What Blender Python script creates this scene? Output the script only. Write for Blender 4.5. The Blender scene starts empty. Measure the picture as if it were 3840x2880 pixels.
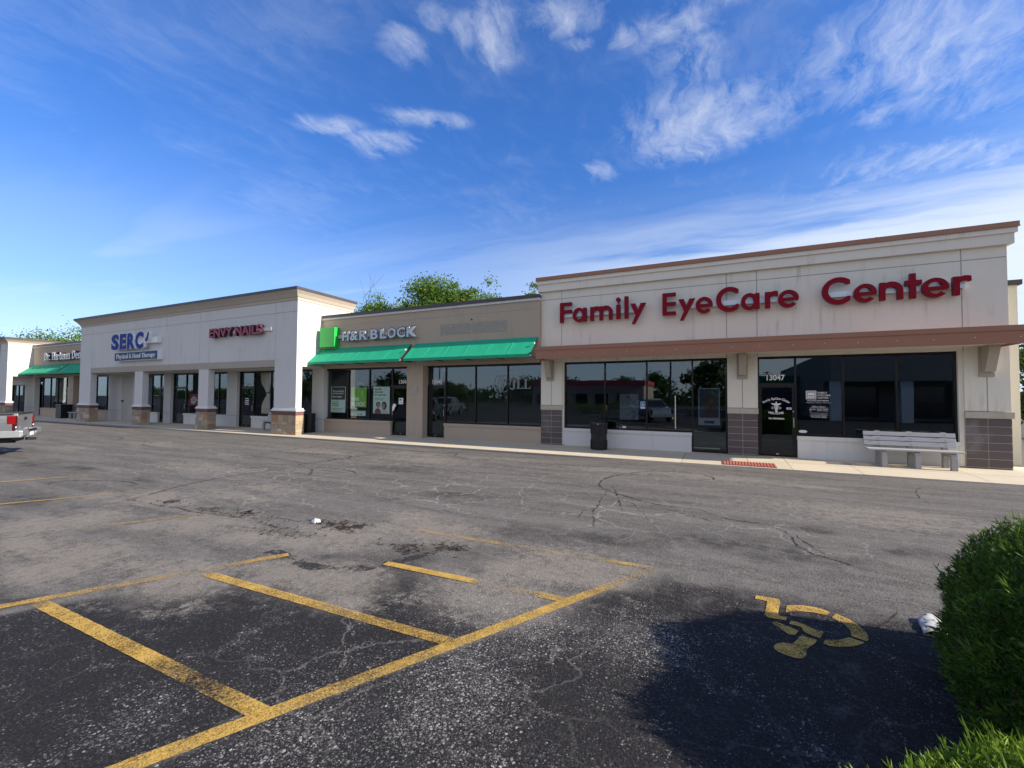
EXPO = 1.0
SKY_STR = .085; SUN_STR = 4.2; SKY_TINT = (.40, .78, 1.35); SKY_LOW = (.60, .80, 1.12)
FILL_SHEET = .75; FILL_SHEET_COL = (5.7, 5.45, 5.1)
import bpy, bmesh, math, random
import numpy as np
from mathutils import Vector, Matrix

R = math.radians
sc = bpy.context.scene
col = sc.collection
rng = np.random.default_rng(7)
random.seed(7)

# ------------------------------------------------------------------ camera
def cam_axes(yaw, pit, rol):
    f = Vector((math.sin(yaw) * math.cos(pit), math.cos(yaw) * math.cos(pit), math.sin(pit)))
    r0 = Vector((math.cos(yaw), -math.sin(yaw), 0)); u0 = r0.cross(f)
    r = r0 * math.cos(rol) + u0 * math.sin(rol); u = -r0 * math.sin(rol) + u0 * math.cos(rol)
    return r, u, f
cd = bpy.data.cameras.new('camera')
cam = bpy.data.objects.new('camera', cd); col.objects.link(cam)
r_, u_, f_ = cam_axes(-0.440948, 0.030654, 0.0073836)
cam.matrix_world = Matrix(((r_.x, u_.x, -f_.x, 0), (r_.y, u_.y, -f_.y, 0), (r_.z, u_.z, -f_.z, 1.775), (0, 0, 0, 1)))
cd.sensor_width = 36; cd.lens = 15.2477; cd.clip_start = .05; cd.clip_end = 3000
sc.camera = cam
sc.view_settings.view_transform = 'Standard'; sc.view_settings.look = 'None'
sc.view_settings.gamma = 1; sc.view_settings.exposure = EXPO
sc.cycles.max_bounces = 8; sc.cycles.transparent_max_bounces = 12

# ------------------------------------------------------------------ node helper
class NT:
    def __init__(s, tree): s.t = tree; s.n = tree.nodes; s.l = tree.links
    def new(s, typ, ins=None, **kw):
        nd = s.n.new(typ)
        for k, v in kw.items(): setattr(nd, k, v)
        for k, v in (ins or {}).items(): s.put(nd.inputs[k], v)
        return nd
    def put(s, sock, v):
        if isinstance(v, bpy.types.NodeSocket): s.l.new(v, sock)
        elif isinstance(v, (tuple, list)) and sock.type == 'RGBA' and len(v) == 3: sock.default_value = (*v, 1)
        else: sock.default_value = v
    def math(s, op, a, b=0., c=0., clamp=False):
        nd = s.new('ShaderNodeMath', operation=op, use_clamp=clamp)
        s.put(nd.inputs[0], a); s.put(nd.inputs[1], b); s.put(nd.inputs[2], c); return nd.outputs[0]
    def vmath(s, op, a, b=(0, 0, 0)):
        nd = s.new('ShaderNodeVectorMath', operation=op); s.put(nd.inputs[0], a); s.put(nd.inputs[1], b)
        return nd.outputs['Value'] if op in ('LENGTH', 'DOT_PRODUCT') else nd.outputs[0]
    def noise(s, vec, scale, detail=3, rough=.5, dist=0.):
        nd = s.new('ShaderNodeTexNoise', {'Vector': vec, 'Scale': scale, 'Detail': detail, 'Roughness': rough, 'Distortion': dist})
        return nd.outputs['Fac']
    def map(s, v, a, b, c=0., d=1., smooth=True):
        nd = s.new('ShaderNodeMapRange', {0: v, 1: a, 2: b, 3: c, 4: d}, interpolation_type='SMOOTHSTEP' if smooth else 'LINEAR')
        return nd.outputs[0]
    def mix(s, fac, a, b, mode='MIX'):
        nd = s.new('ShaderNodeMix', data_type='RGBA', blend_type=mode)
        s.put(nd.inputs[0], fac); s.put(nd.inputs[6], a); s.put(nd.inputs[7], b); return nd.outputs[2]
    def scale(s, vec, xyz):
        return s.vmath('MULTIPLY', vec, xyz)

# ------------------------------------------------------------------ sky and sun
SUN_EL, SUN_AZ = 27.0, 2.8          # azimuth from +X towards +Y
w = bpy.data.worlds.new('World'); sc.world = w; w.use_nodes = True
k = NT(w.node_tree)
sky = k.new('ShaderNodeTexSky', sky_type='NISHITA', sun_disc=False, sun_elevation=R(SUN_EL), sun_rotation=R(90 - SUN_AZ),
            altitude=200, air_density=1.0, dust_density=.4, ozone_density=2.2)
gen = k.new('ShaderNodeTexCoord').outputs['Generated']
sep = k.new('ShaderNodeSeparateXYZ', {0: gen})
X_, Y_, Z_ = sep.outputs
zc = k.math('MAXIMUM', Z_, .03)
P_ = k.new('ShaderNodeCombineXYZ', {0: k.math('DIVIDE', X_, zc), 1: k.math('DIVIDE', Y_, zc), 2: 0.}).outputs[0]
nw = k.new('ShaderNodeTexNoise', {'Vector': P_, 'Scale': 2.2, 'Detail': 3., 'Roughness': .5}).outputs['Color']
Pw = k.vmath('ADD', P_, k.scale(k.vmath('SUBTRACT', nw, (.5, .5, .5)), (.26, .26, 0)))
nw2 = k.new('ShaderNodeTexNoise', {'Vector': P_, 'Scale': 9., 'Detail': 6., 'Roughness': .65}).outputs['Color']
Pw2 = k.vmath('ADD', Pw, k.scale(k.vmath('SUBTRACT', nw2, (.5, .5, .5)), (.085, .085, 0)))
stre = k.new('ShaderNodeMapping', {'Vector': Pw2, 'Rotation': (0, 0, -.75), 'Scale': (2.6, 1.0, 1)}).outputs[0]
fib = k.noise(stre, 5.5, 12, .66)
soft = k.noise(Pw, 4.0, 6, .6)
# wisps of cirrus where they drift: plane coords (x/z, y/z), radii, turn, density
WISPS = [(-.02, 1.68, .23, .17, .2, 1.05), (-.14, 1.80, .14, .12, .5, .8), (.10, 1.58, .16, .08, .5, .8), (-.07, 1.38, .10, .14, -.3, .75),
         (-.10, 1.20, .12, .09, .2, .8), (.02, 1.15, .16, .05, .4, .6), (.52, 1.58, .26, .20, .4, .95), (.66, 1.70, .22, .18, .2, .8), (.42, 1.66, .2, .09, .6, .7),
         (.80, 1.95, .25, .14, .5, .55), (.52, 1.90, .05, .09, -.5, .8), (.60, 1.90, .06, .05, .5, .8), (.60, 1.30, .3, .1, .6, .7),
         (.89, 2.38, .4, .16, .3, .9), (1.35, 2.75, .5, .25, .3, .8), (.55, 2.55, .45, .10, .35, .6),
         (-1.30, 1.16, .10, .05, .5, .95), (-1.19, 1.32, .12, .055, .5, 1.0), (-.95, 1.29, .13, .05, .6, .95), (-.82, .96, .06, .06, .3, .85),
         (-.61, 1.01, .05, .06, .3, .85), (-.53, 1.06, .07, .10, .3, .95), (-.35, 1.06, .08, .07, .2, .9), (-.23, 1.18, .045, .05, .2, .95),
         (-.32, 1.17, .04, .03, .2, .9), (-.47, 1.88, .06, .09, .1, .75), (-.66, .93, .05, .05, .2, .8)]
tot = None
for cu, cv, ra, rb, an, st in WISPS:
    m = k.new('ShaderNodeMapping', {'Vector': Pw, 'Location': (cu, cv, 0), 'Rotation': (0, 0, an), 'Scale': (ra * 2.25, rb * 2.25, 1)}, vector_type='TEXTURE').outputs[0]
    g = k.map(k.vmath('LENGTH', m), 0., 1., st, 0.)
    tot = g if tot is None else k.math('MAXIMUM', tot, g)
cov = k.math('ADD', tot, k.math('ADD', k.math('MULTIPLY', k.math('SUBTRACT', fib, .5), 3.4), k.math('MULTIPLY', k.math('SUBTRACT', soft, .5), 1.6)))
wis = k.math('MULTIPLY', k.map(cov, .10, 1.85, 0., 1., False), k.map(tot, .0, .75))
# long veils low in the sky, in bands that run away to the left, and a faint veil overhead
vb = k.new('ShaderNodeMapping', {'Vector': P_, 'Rotation': (0, 0, -.18), 'Scale': (.11, .62, 1)}).outputs[0]
veil = k.map(k.noise(vb, 2.0, 5, .5, .4), .42, .66, 0., 1.)
el = k.math('ARCSINE', Z_)
low = k.math('MULTIPLY', k.map(el, R(27), R(11)), veil)
low = k.math('MULTIPLY', low, .34)
thin = k.math('MULTIPLY', k.map(k.math('ADD', k.noise(Pw, 1.1, 6, .62), k.math('MULTIPLY', k.math('SUBTRACT', fib, .5), .35)), .42, .80), .15)
haze = k.map(el, R(15.5), R(0), 0., .75)
band = k.noise(k.new('ShaderNodeMapping', {'Vector': Pw, 'Rotation': (0, 0, -.22), 'Scale': (.30, 1.25, 1)}).outputs[0], 1.7, 7, .58)
hz2 = k.math('MULTIPLY', k.math('MULTIPLY', k.map(el, R(27), R(12.5)), k.map(X_, -.75, .30, .14, .95)), k.map(k.math('ADD', band, k.map(el, R(24), R(12), 0., .30)), .36, .74))
dens = k.math('MAXIMUM', k.math('MULTIPLY', wis, .54), k.math('MAXIMUM', low, thin))
dens = k.math('MAXIMUM', dens, k.math('MAXIMUM', k.math('MULTIPLY', haze, .8), hz2), clamp=True)
blue = k.mix(1., sky.outputs[0], k.mix(k.map(el, R(5), R(34)), SKY_LOW, SKY_TINT), 'MULTIPLY')
# milky cloud veil added behind the camera, unseen, as white fill for shaded fronts
sheet = k.math('MULTIPLY', k.map(Y_, .05, -.55), k.map(k.noise(gen, 1.7, 5, .6), .30, .68, .30, .85))
cloud_col = k.mix(k.map(el, R(30), R(4)), (5.7, 5.95, 6.3), (4.9, 5.6, 6.6))
skyc = k.mix(k.math('MULTIPLY', sheet, FILL_SHEET), k.mix(dens, blue, cloud_col), FILL_SHEET_COL)
bg = w.node_tree.nodes['Background']; k.put(bg.inputs[0], skyc); bg.inputs[1].default_value = SKY_STR

sl = bpy.data.lights.new('sun', 'SUN'); sl.energy = SUN_STR; sl.angle = R(.53); sl.color = (1, .90, .76)
so = bpy.data.objects.new('sun', sl); col.objects.link(so)
sd = Vector((math.cos(R(SUN_EL)) * math.cos(R(SUN_AZ)), math.cos(R(SUN_EL)) * math.sin(R(SUN_AZ)), math.sin(R(SUN_EL))))
so.rotation_euler = sd.to_track_quat('Z', 'Y').to_euler(); so.location = (60, 8, 40)

# ------------------------------------------------------------------ materials
MATS = {}
def principled(name):
    m = bpy.data.materials.new(name); m.use_nodes = True
    t = NT(m.node_tree); return m, t, m.node_tree.nodes['Principled BSDF']
def setp(t, b, **kw):
    for kk, v in kw.items(): t.put(b.inputs[kk.replace('_', ' ')], v)
def wpos(t): return t.new('ShaderNodeNewGeometry').outputs['Position']
def opos(t): return t.new('ShaderNodeTexCoord').outputs['Object']

def paint(name, c, rough=.5, metal=0., var=.12, scale=3., bump=0., bscale=60., spec=.5, coat=0.):
    if name in MATS: return MATS[name]
    m, t, b = principled(name)
    p = opos(t); n = t.noise(p, scale, 5, .6)
    cc = t.mix(n, tuple(x * (1 - var) for x in c), tuple(min(1, x * (1 + var)) for x in c))
    setp(t, b, Base_Color=cc, Roughness=t.map(t.noise(p, scale * 2.3, 3), .2, .8, max(.02, rough - .08), min(1, rough + .08), False), Metallic=metal)
    b.inputs['Specular IOR Level'].default_value = spec
    b.inputs['Coat Weight'].default_value = coat; b.inputs['Coat Roughness'].default_value = .06
    if bump:
        bn = t.new('ShaderNodeBump', {'Height': t.noise(p, bscale, 4, .6), 'Strength': bump, 'Distance': .004}); setp(t, b, Normal=bn.outputs[0])
    MATS[name] = m; return m

def stucco(name, c, grime=.25, gcol=(.22, .2, .17), fine=140.):
    """exterior plaster: fine sand texture, cloudy tone, rain streaks and grime"""
    if name in MATS: return MATS[name]
    m, t, b = principled(name); p = wpos(t)
    big = t.noise(p, .55, 5, .62)
    st = t.noise(t.scale(p, (3.2, 3.2, .32)), 1.6, 6, .68)
    sp = t.noise(p, 9., 6, .75)
    f = t.noise(p, fine, 2, .5)
    c0 = t.mix(big, tuple(x * .90 for x in c), tuple(min(1, x * 1.06) for x in c))
    gm = t.math('MULTIPLY', t.map(st, .47, .74), t.map(t.noise(p, .8, 3, .5), .40, .66))
    gm = t.math('MAXIMUM', gm, t.math('MULTIPLY', t.map(sp, .56, .76), t.map(big, .46, .62)))
    c1 = t.mix(t.math('MULTIPLY', gm, grime), c0, gcol)
    c2 = t.mix(t.map(f, .3, .7, 0., .12), c1, tuple(x * .7 for x in c))
    bn = t.new('ShaderNodeBump', {'Height': f, 'Strength': .35, 'Distance': .003})
    setp(t, b, Base_Color=c2, Roughness=.92, Normal=bn.outputs[0]); b.inputs['Specular IOR Level'].default_value = .2
    MATS[name] = m; return m

def blockmat(name, c, var=.25):
    if name in MATS: return MATS[name]
    m, t, b = principled(name); p = wpos(t)
    ri = t.new('ShaderNodeNewGeometry').outputs['Random Per Island']
    n = t.noise(p, 14., 6, .7); n2 = t.noise(p, 1.3, 4, .6)
    c0 = t.mix(n, tuple(x * (1 - var) for x in c), tuple(x * (1 + var) for x in c))
    c0 = t.mix(t.math('MULTIPLY', ri, .35), c0, tuple(x * .65 for x in c))
    c0 = t.mix(t.map(n2, .55, .8, 0., .35), c0, (.4, .38, .36))
    bn = t.new('ShaderNodeBump', {'Height': t.noise(p, 70., 4, .7), 'Strength': .5, 'Distance': .005})
    setp(t, b, Base_Color=c0, Roughness=.9, Normal=bn.outputs[0]); MATS[name] = m; return m

def concrete(name, c):
    if name in MATS: return MATS[name]
    m, t, b = principled(name); p = wpos(t)
    ri = t.new('ShaderNodeNewGeometry').outputs['Random Per Island']
    n = t.noise(p, 1.1, 6, .65); f = t.noise(p, 90., 3, .6); s = t.noise(p, 6., 6, .75)
    c0 = t.mix(n, tuple(x * .82 for x in c), tuple(x * 1.12 for x in c))
    c0 = t.mix(t.math('MULTIPLY', ri, .22), c0, (.36, .33, .29))
    c0 = t.mix(t.map(s, .56, .8, 0., .55), c0, (.19, .165, .14))
    c0 = t.mix(t.map(f, .35, .7, 0., .2), c0, (.2, .18, .16))
    bn = t.new('ShaderNodeBump', {'Height': f, 'Strength': .3, 'Distance': .003})
    setp(t, b, Base_Color=c0, Roughness=.9, Normal=bn.outputs[0]); MATS[name] = m; return m

def glassmat(name='window_glass', tint=(.74, .77, .78), refl=1.0):
    """tinted shop glazing: a mirror part that grows with the angle, the rest looks through"""
    if name in MATS: return MATS[name]
    m = bpy.data.materials.new(name); m.use_nodes = True; t = NT(m.node_tree); m.node_tree.nodes.clear()
    out = t.new('ShaderNodeOutputMaterial'); p = wpos(t)
    bn = t.new('ShaderNodeBump', {'Height': t.noise(t.scale(p, (1, 1, .6)), .9, 1, .4), 'Strength': .03, 'Distance': .05})
    ge = t.new('ShaderNodeNewGeometry'); co = t.math('ABSOLUTE', t.vmath('DOT_PRODUCT', ge.outputs['Incoming'], ge.outputs['Normal']))
    fr = t.math('MULTIPLY', t.math('POWER', t.math('SUBTRACT', 1., co), 4.), .75)
    gl = t.new('ShaderNodeBsdfGlossy', {'Color': (.72, .86, .98), 'Roughness': .0, 'Normal': bn.outputs[0]})
    tr = t.new('ShaderNodeBsdfTransparent', {'Color': tint})
    mx = t.new('ShaderNodeMixShader', {0: t.math('MULTIPLY', t.math('ADD', fr, .095), refl, clamp=True), 1: tr.outputs[0], 2: gl.outputs[0]})
    t.l.new(mx.outputs[0], out.inputs[0]); MATS[name] = m; return m

CREAM = stucco('cream_stucco', (.77, .735, .645), .40, (.15, .145, .13))
PALE = stucco('pale_stucco', (.655, .645, .625), .22)
SILLW = stucco('sill_stucco', (.70, .69, .67), .2)
TAN = stucco('tan_stucco', (.46, .375, .295), .16, (.2, .16, .13))
TAUPE = stucco('taupe_stucco', (.43, .385, .33), .12)
CORN = stucco('cornice_stucco', (.50, .44, .37), .15)
TRIMW = stucco('trim_stucco', (.66, .65, .62), .3)
BACKW = stucco('rear_stucco', (.70, .66, .54), .25)
BROWN = paint('brown_metal', (.335, .150, .086), .42, .0, .10, 1.2)
DARKCOP = paint('dark_coping_metal', (.062, .050, .054), .45, .0, .15, 1.2)
FRAME = paint('bronze_frame', (.014, .012, .013), .32, .3, .2, 5.)
GLASS = glassmat()
GLASSP = glassmat('clear_shop_glass', (.90, .92, .92), .75)
GLASSD = glassmat('dark_door_glass', (.55, .57, .58), .8)
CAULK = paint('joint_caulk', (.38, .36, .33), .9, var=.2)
MORT = paint('mortar', (.42, .40, .39), .9, var=.15, scale=20)
BLOCK = blockmat('dark_block', (.125, .100, .098), .14)
CAPST = stucco('cap_stone', (.50, .46, .38), .6, (.22, .2, .13))
GREEN = paint('green_canvas', (.005, .35, .185), .75, 0., .10, 1.5, .25, 300)
BLACKM = paint('black_metal', (.010, .010, .014), .42, .2, .3, 9)
WHITEP = paint('white_paint', (.80, .80, .79), .45, var=.05, scale=6)
CONC = concrete('sidewalk_concrete', (.64, .555, .405))
CURB = concrete('curb_concrete', (.30, .275, .235))
# ------------------------------------------------------------------ mesh helpers
BASE = {}
class MB:
    def __init__(s): s.v = []; s.f = []; s.m = []
    def add(s, vs, fs, mi=0):
        o = len(s.v); s.v.extend([tuple(map(float, q)) for q in vs]); s.f.extend([tuple(i + o for i in q) for q in fs]); s.m.extend([mi] * len(fs)); return s
    def box(s, x0, x1, y0, y1, z0, z1, mi=0):
        return s.add([(x0, y0, z0), (x1, y0, z0), (x1, y1, z0), (x0, y1, z0), (x0, y0, z1), (x1, y0, z1), (x1, y1, z1), (x0, y1, z1)],
                     [(0, 3, 2, 1), (4, 5, 6, 7), (0, 1, 5, 4), (1, 2, 6, 5), (2, 3, 7, 6), (3, 0, 4, 7)], mi)
    def prism(s, poly, a0, a1, axis='x', mi=0):
        """extrude a polygon; axis x: poly is (y,z); axis y: (x,z); axis z: (x,y)"""
        n = len(poly)
        def pt(p, a): return (a, p[0], p[1]) if axis == 'x' else (p[0], a, p[1]) if axis == 'y' else (p[0], p[1], a)
        vs = [pt(p, a0) for p in poly] + [pt(p, a1) for p in poly]
        fs = [tuple(range(n))[::-1], tuple(range(n, 2 * n))] + [(i, (i + 1) % n, n + (i + 1) % n, n + i) for i in range(n)]
        return s.add(vs, fs, mi)
    def tube(s, pts, rad, seg=8, mi=0, caps=True):
        pts = [Vector(p) for p in pts]; n = len(pts)
        rad = rad if isinstance(rad, (list, tuple)) else [rad] * n
        vs = []; fs = []
        for i, p in enumerate(pts):
            d = (pts[min(i + 1, n - 1)] - pts[max(i - 1, 0)]).normalized()
            a = d.cross(Vector((0, 0, 1)) if abs(d.z) < .95 else Vector((1, 0, 0))).normalized(); b = d.cross(a)
            for q in range(seg):
                an = 2 * math.pi * q / seg; vs.append(p + (a * math.cos(an) + b * math.sin(an)) * rad[i])
        for i in range(n - 1):
            for q in range(seg):
                q2 = (q + 1) % seg; fs.append((i * seg + q, i * seg + q2, (i + 1) * seg + q2, (i + 1) * seg + q))
        if caps: fs += [tuple(range(seg))[::-1], tuple(range((n - 1) * seg, n * seg))]
        return s.add(vs, fs, mi)
    def lathe(s, prof, c=(0, 0, 0), seg=28, mi=0):
        vs = []; fs = []; n = len(prof)
        for r0, z0 in prof:
            for q in range(seg):
                an = 2 * math.pi * q / seg; vs.append((c[0] + r0 * math.cos(an), c[1] + r0 * math.sin(an), c[2] + z0))
        for i in range(n - 1):
            for q in range(seg):
                q2 = (q + 1) % seg; fs.append((i * seg + q, i * seg + q2, (i + 1) * seg + q2, (i + 1) * seg + q))
        fs += [tuple(range(seg))[::-1], tuple(range((n - 1) * seg, n * seg))]
        return s.add(vs, fs, mi)
    def build(s, name, mats, parent=None, loc=None, smooth=False, bevel=0.):
        if not isinstance(mats, (list, tuple)): mats = [mats]
        b = BASE.get(parent.name, (0, 0, 0)) if parent else (loc or (0, 0, 0))
        me = bpy.data.meshes.new(name)
        me.from_pydata([(v[0] - b[0], v[1] - b[1], v[2] - b[2]) for v in s.v], [], s.f)
        for m in mats: me.materials.append(m)
        if len(mats) > 1: me.polygons.foreach_set('material_index', s.m)
        if smooth: me.polygons.foreach_set('use_smooth', [True] * len(s.f))
        me.validate(); me.update()
        o = bpy.data.objects.new(name, me); col.objects.link(o)
        if parent: o.parent = parent
        else: o.location = b
        BASE[o.name] = b
        if bevel:
            md = o.modifiers.new('bevel', 'BEVEL'); md.width = bevel; md.segments = 2; md.limit_method = 'ANGLE'; md.angle_limit = R(35)
        return o
def tag(o, label=None, cat=None, group=None, kind=None):
    if label: o['label'] = label
    if cat: o['category'] = cat
    if group: o['group'] = group
    if kind: o['kind'] = kind
    return o
def thing(name, loc, label, cat, group=None, rz=0., local=False):
    o = bpy.data.objects.new(name, None); col.objects.link(o); o.location = loc; o.rotation_euler = (0, 0, rz); o.empty_display_size = .2
    BASE[o.name] = (0, 0, 0) if local else tuple(loc)
    return tag(o, label, cat, group)
def clone(o, parent=None):
    c = o.copy(); col.objects.link(c)
    if parent: c.parent = parent
    for ch in list(o.children): clone(ch, c)
    return c
def fast_mesh(name, V, F, mats, parent=None, loc=(0, 0, 0), midx=None):
    """numpy mesh of same-sized faces"""
    b = BASE.get(parent.name, (0, 0, 0)) if parent else loc
    V = np.asarray(V, np.float32) - np.array(b, np.float32); F = np.asarray(F, np.int32); n, kk = F.shape
    me = bpy.data.meshes.new(name); me.vertices.add(len(V)); me.vertices.foreach_set('co', V.ravel())
    me.loops.add(n * kk); me.loops.foreach_set('vertex_index', F.ravel())
    me.polygons.add(n); me.polygons.foreach_set('loop_start', np.arange(n, dtype=np.int32) * kk)
    for m in mats: me.materials.append(m)
    if midx is not None: me.polygons.foreach_set('material_index', np.asarray(midx, np.int32))
    me.update(calc_edges=True); me.validate()
    o = bpy.data.objects.new(name, me); col.objects.link(o)
    if parent: o.parent = parent
    else: o.location = b
    BASE[o.name] = b
    return o

# ------------------------------------------------------------------ lettering
def text_geo(txt, extrude=0., bold=0., res=3):
    c = bpy.data.curves.new('t', 'FONT'); c.body = txt; c.size = 1; c.extrude = extrude; c.offset = bold; c.resolution_u = res
    o = bpy.data.objects.new('t', c); col.objects.link(o)
    bpy.context.view_layer.update()
    me = bpy.data.meshes.new_from_object(o.evaluated_get(bpy.context.evaluated_depsgraph_get()))
    V = np.zeros(len(me.vertices) * 3); me.vertices.foreach_get('co', V); V = V.reshape(-1, 3); F = [tuple(p.vertices) for p in me.polygons]
    bpy.data.objects.remove(o); bpy.data.curves.remove(c); bpy.data.meshes.remove(me)
    return V, F
def put_geo(mb, V, F, box, y, depth, mi=0):
    """map flat lettering (its own bounding box) onto box=(x0,x1,z0,z1) of a wall facing -Y; depth = thickness towards the viewer"""
    V = np.asarray(V, float); x0, x1, z0, z1 = box
    lo, hi = V.min(0), V.max(0); dz = max(hi[2] - lo[2], 1e-9)
    W = np.empty_like(V)
    W[:, 0] = x0 + (V[:, 0] - lo[0]) / (hi[0] - lo[0]) * (x1 - x0)
    W[:, 2] = z0 + (V[:, 1] - lo[1]) / (hi[1] - lo[1]) * (z1 - z0)
    W[:, 1] = y - (V[:, 2] - lo[2]) / dz * depth
    mb.add(W, F, mi)
def put_text(mb, txt, box, y, depth=.004, bold=0., mi=0):
    V, F = text_geo(txt, .01, bold); put_geo(mb, V, F, box, y, depth, mi)

# shapes from signed distances: build letters as unions of strokes, trace the outline, fill it
def S_rect(x0, x1, y0, y1):
    return lambda X, Y: np.maximum(np.maximum(x0 - X, X - x1), np.maximum(y0 - Y, Y - y1))
def S_seg(x0, y0, x1, y1, w, w2=None):
    L = math.hypot(x1 - x0, y1 - y0); c, s_ = (x1 - x0) / L, (y1 - y0) / L; w2 = w if w2 is None else w2
    def f(X, Y):
        a = (X - x0) * c + (Y - y0) * s_; b = -(X - x0) * s_ + (Y - y0) * c
        return np.maximum(np.maximum(-a, a - L), np.abs(b) - (w + (w2 - w) * np.clip(a / L, 0, 1)) / 2)
    return f
def S_ell(cx, cy, rx, ry):
    return lambda X, Y: (np.sqrt(((X - cx) / rx) ** 2 + ((Y - cy) / ry) ** 2) - 1) * min(rx, ry)
def S_ring(cx, cy, rx, ry, w, wy=None):
    o, i = S_ell(cx, cy, rx, ry), S_ell(cx, cy, max(rx - w, 1e-3), max(ry - (wy or w), 1e-3))
    return lambda X, Y: np.maximum(o(X, Y), -i(X, Y))
def S_and(a, b): return lambda X, Y: np.maximum(a(X, Y), b(X, Y))
def S_sub(a, b): return lambda X, Y: np.maximum(a(X, Y), -b(X, Y))
def S_or(*fs):
    def f(X, Y):
        v = fs[0](X, Y)
        for g in fs[1:]: v = np.minimum(v, g(X, Y))
        return v
    return f
def S_shift(a, dx, dy=0.): return lambda X, Y: a(X - dx, Y - dy)
def S_poly(pts):
    def f(X, Y):
        d = np.full(X.shape, 1e9); ins = np.zeros(X.shape, bool); n = len(pts)
        for i in range(n):
            ax, ay = pts[i]; bx, by = pts[(i + 1) % n]; ex, ey = bx - ax, by - ay
            tt = np.clip(((X - ax) * ex + (Y - ay) * ey) / (ex * ex + ey * ey + 1e-12), 0, 1)
            d = np.minimum(d, np.hypot(X - ax - tt * ex, Y - ay - tt * ey))
            if ay != by:
                cr = ((ay > Y) != (by > Y)) & (X < ex * (Y - ay) / (by - ay) + ax); ins ^= cr
        return np.where(ins, -d, d)
    return f
def trace(f, bx, step):
    x0, x1, y0, y1 = bx
    xs = np.arange(x0 - 2 * step, x1 + 3 * step, step) + step * .137; ys = np.arange(y0 - 2 * step, y1 + 3 * step, step) + step * .211
    Xg, Yg = np.meshgrid(xs, ys); D = f(Xg, Yg); D[D == 0] = 1e-9; ins = D < 0
    nx = {}; pts = {}
    def ep(kind, i, j):
        key = (kind, i, j)
        if key not in pts:
            if kind: a, b = D[j, i], D[j + 1, i]; pts[key] = (xs[i], ys[j] + step * a / (a - b))
            else: a, b = D[j, i], D[j, i + 1]; pts[key] = (xs[i] + step * a / (a - b), ys[j])
        return key
    c = ins[:-1, :-1] * 1 + ins[:-1, 1:] * 2 + ins[1:, 1:] * 4 + ins[1:, :-1] * 8
    for j, i in zip(*np.nonzero((c > 0) & (c < 15))):
        B, T, L, Rr = (0, i, j), (0, i, j + 1), (1, i, j), (1, i + 1, j)
        tab = {1: [(L, B)], 2: [(B, Rr)], 3: [(L, Rr)], 4: [(Rr, T)], 5: [(L, B), (Rr, T)], 6: [(B, T)], 7: [(L, T)], 8: [(T, L)], 9: [(T, B)], 10: [(B, Rr), (T, L)], 11: [(T, Rr)], 12: [(Rr, L)], 13: [(Rr, B)], 14: [(B, L)]}
        for a, b in tab[int(c[j, i])]: nx[ep(*a)] = ep(*b)
    loops = []
    while nx:
        s0, cur = nx.popitem(); lp = [s0]
        while cur != s0 and cur in nx: lp.append(cur); cur = nx.pop(cur)
        P = [pts[q] for q in lp]
        keep = []
        for i in range(len(P)):       # drop points on straight runs
            a, b, d = (keep[-1] if keep else P[i - 1]), P[i], P[(i + 1) % len(P)]
            if abs((b[0] - a[0]) * (d[1] - b[1]) - (b[1] - a[1]) * (d[0] - b[0])) > step * step * .02: keep.append(b)
        if len(keep) > 2: loops.append(keep)
    return loops
def fill_loops(loops, extrude):
    c = bpy.data.curves.new('s', 'CURVE'); c.dimensions = '2D'; c.fill_mode = 'BOTH'; c.extrude = extrude
    for lp in loops:
        sp = c.splines.new('POLY'); sp.points.add(len(lp) - 1); sp.use_cyclic_u = True
        sp.points.foreach_set('co', [q for p in lp for q in (p[0], p[1], 0, 1)])
    o = bpy.data.objects.new('s', c); col.objects.link(o); bpy.context.view_layer.update()
    me = bpy.data.meshes.new_from_object(o.evaluated_get(bpy.context.evaluated_depsgraph_get()))
    V = np.zeros(len(me.vertices) * 3); me.vertices.foreach_get('co', V); V = V.reshape(-1, 3); F = [tuple(p.vertices) for p in me.polygons]
    bpy.data.objects.remove(o); bpy.data.curves.remove(c); bpy.data.meshes.remove(me)
    return V, F
def put_shape(mb, f, bx, step, y, depth, at=(0, 0), sc_=(1, 1), mi=0):
    """traced shape in its own units -> wall plane: X = at.x + sx*x, Z = at.z + sz*y"""
    lp = trace(f, bx, step)
    if not lp: return
    V, F = fill_loops(lp, .5)
    W = np.empty_like(V); W[:, 0] = at[0] + V[:, 0] * sc_[0]; W[:, 2] = at[1] + V[:, 1] * sc_[1]; W[:, 1] = y - (V[:, 2] + .5) * depth
    mb.add(W, F, mi)

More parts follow.
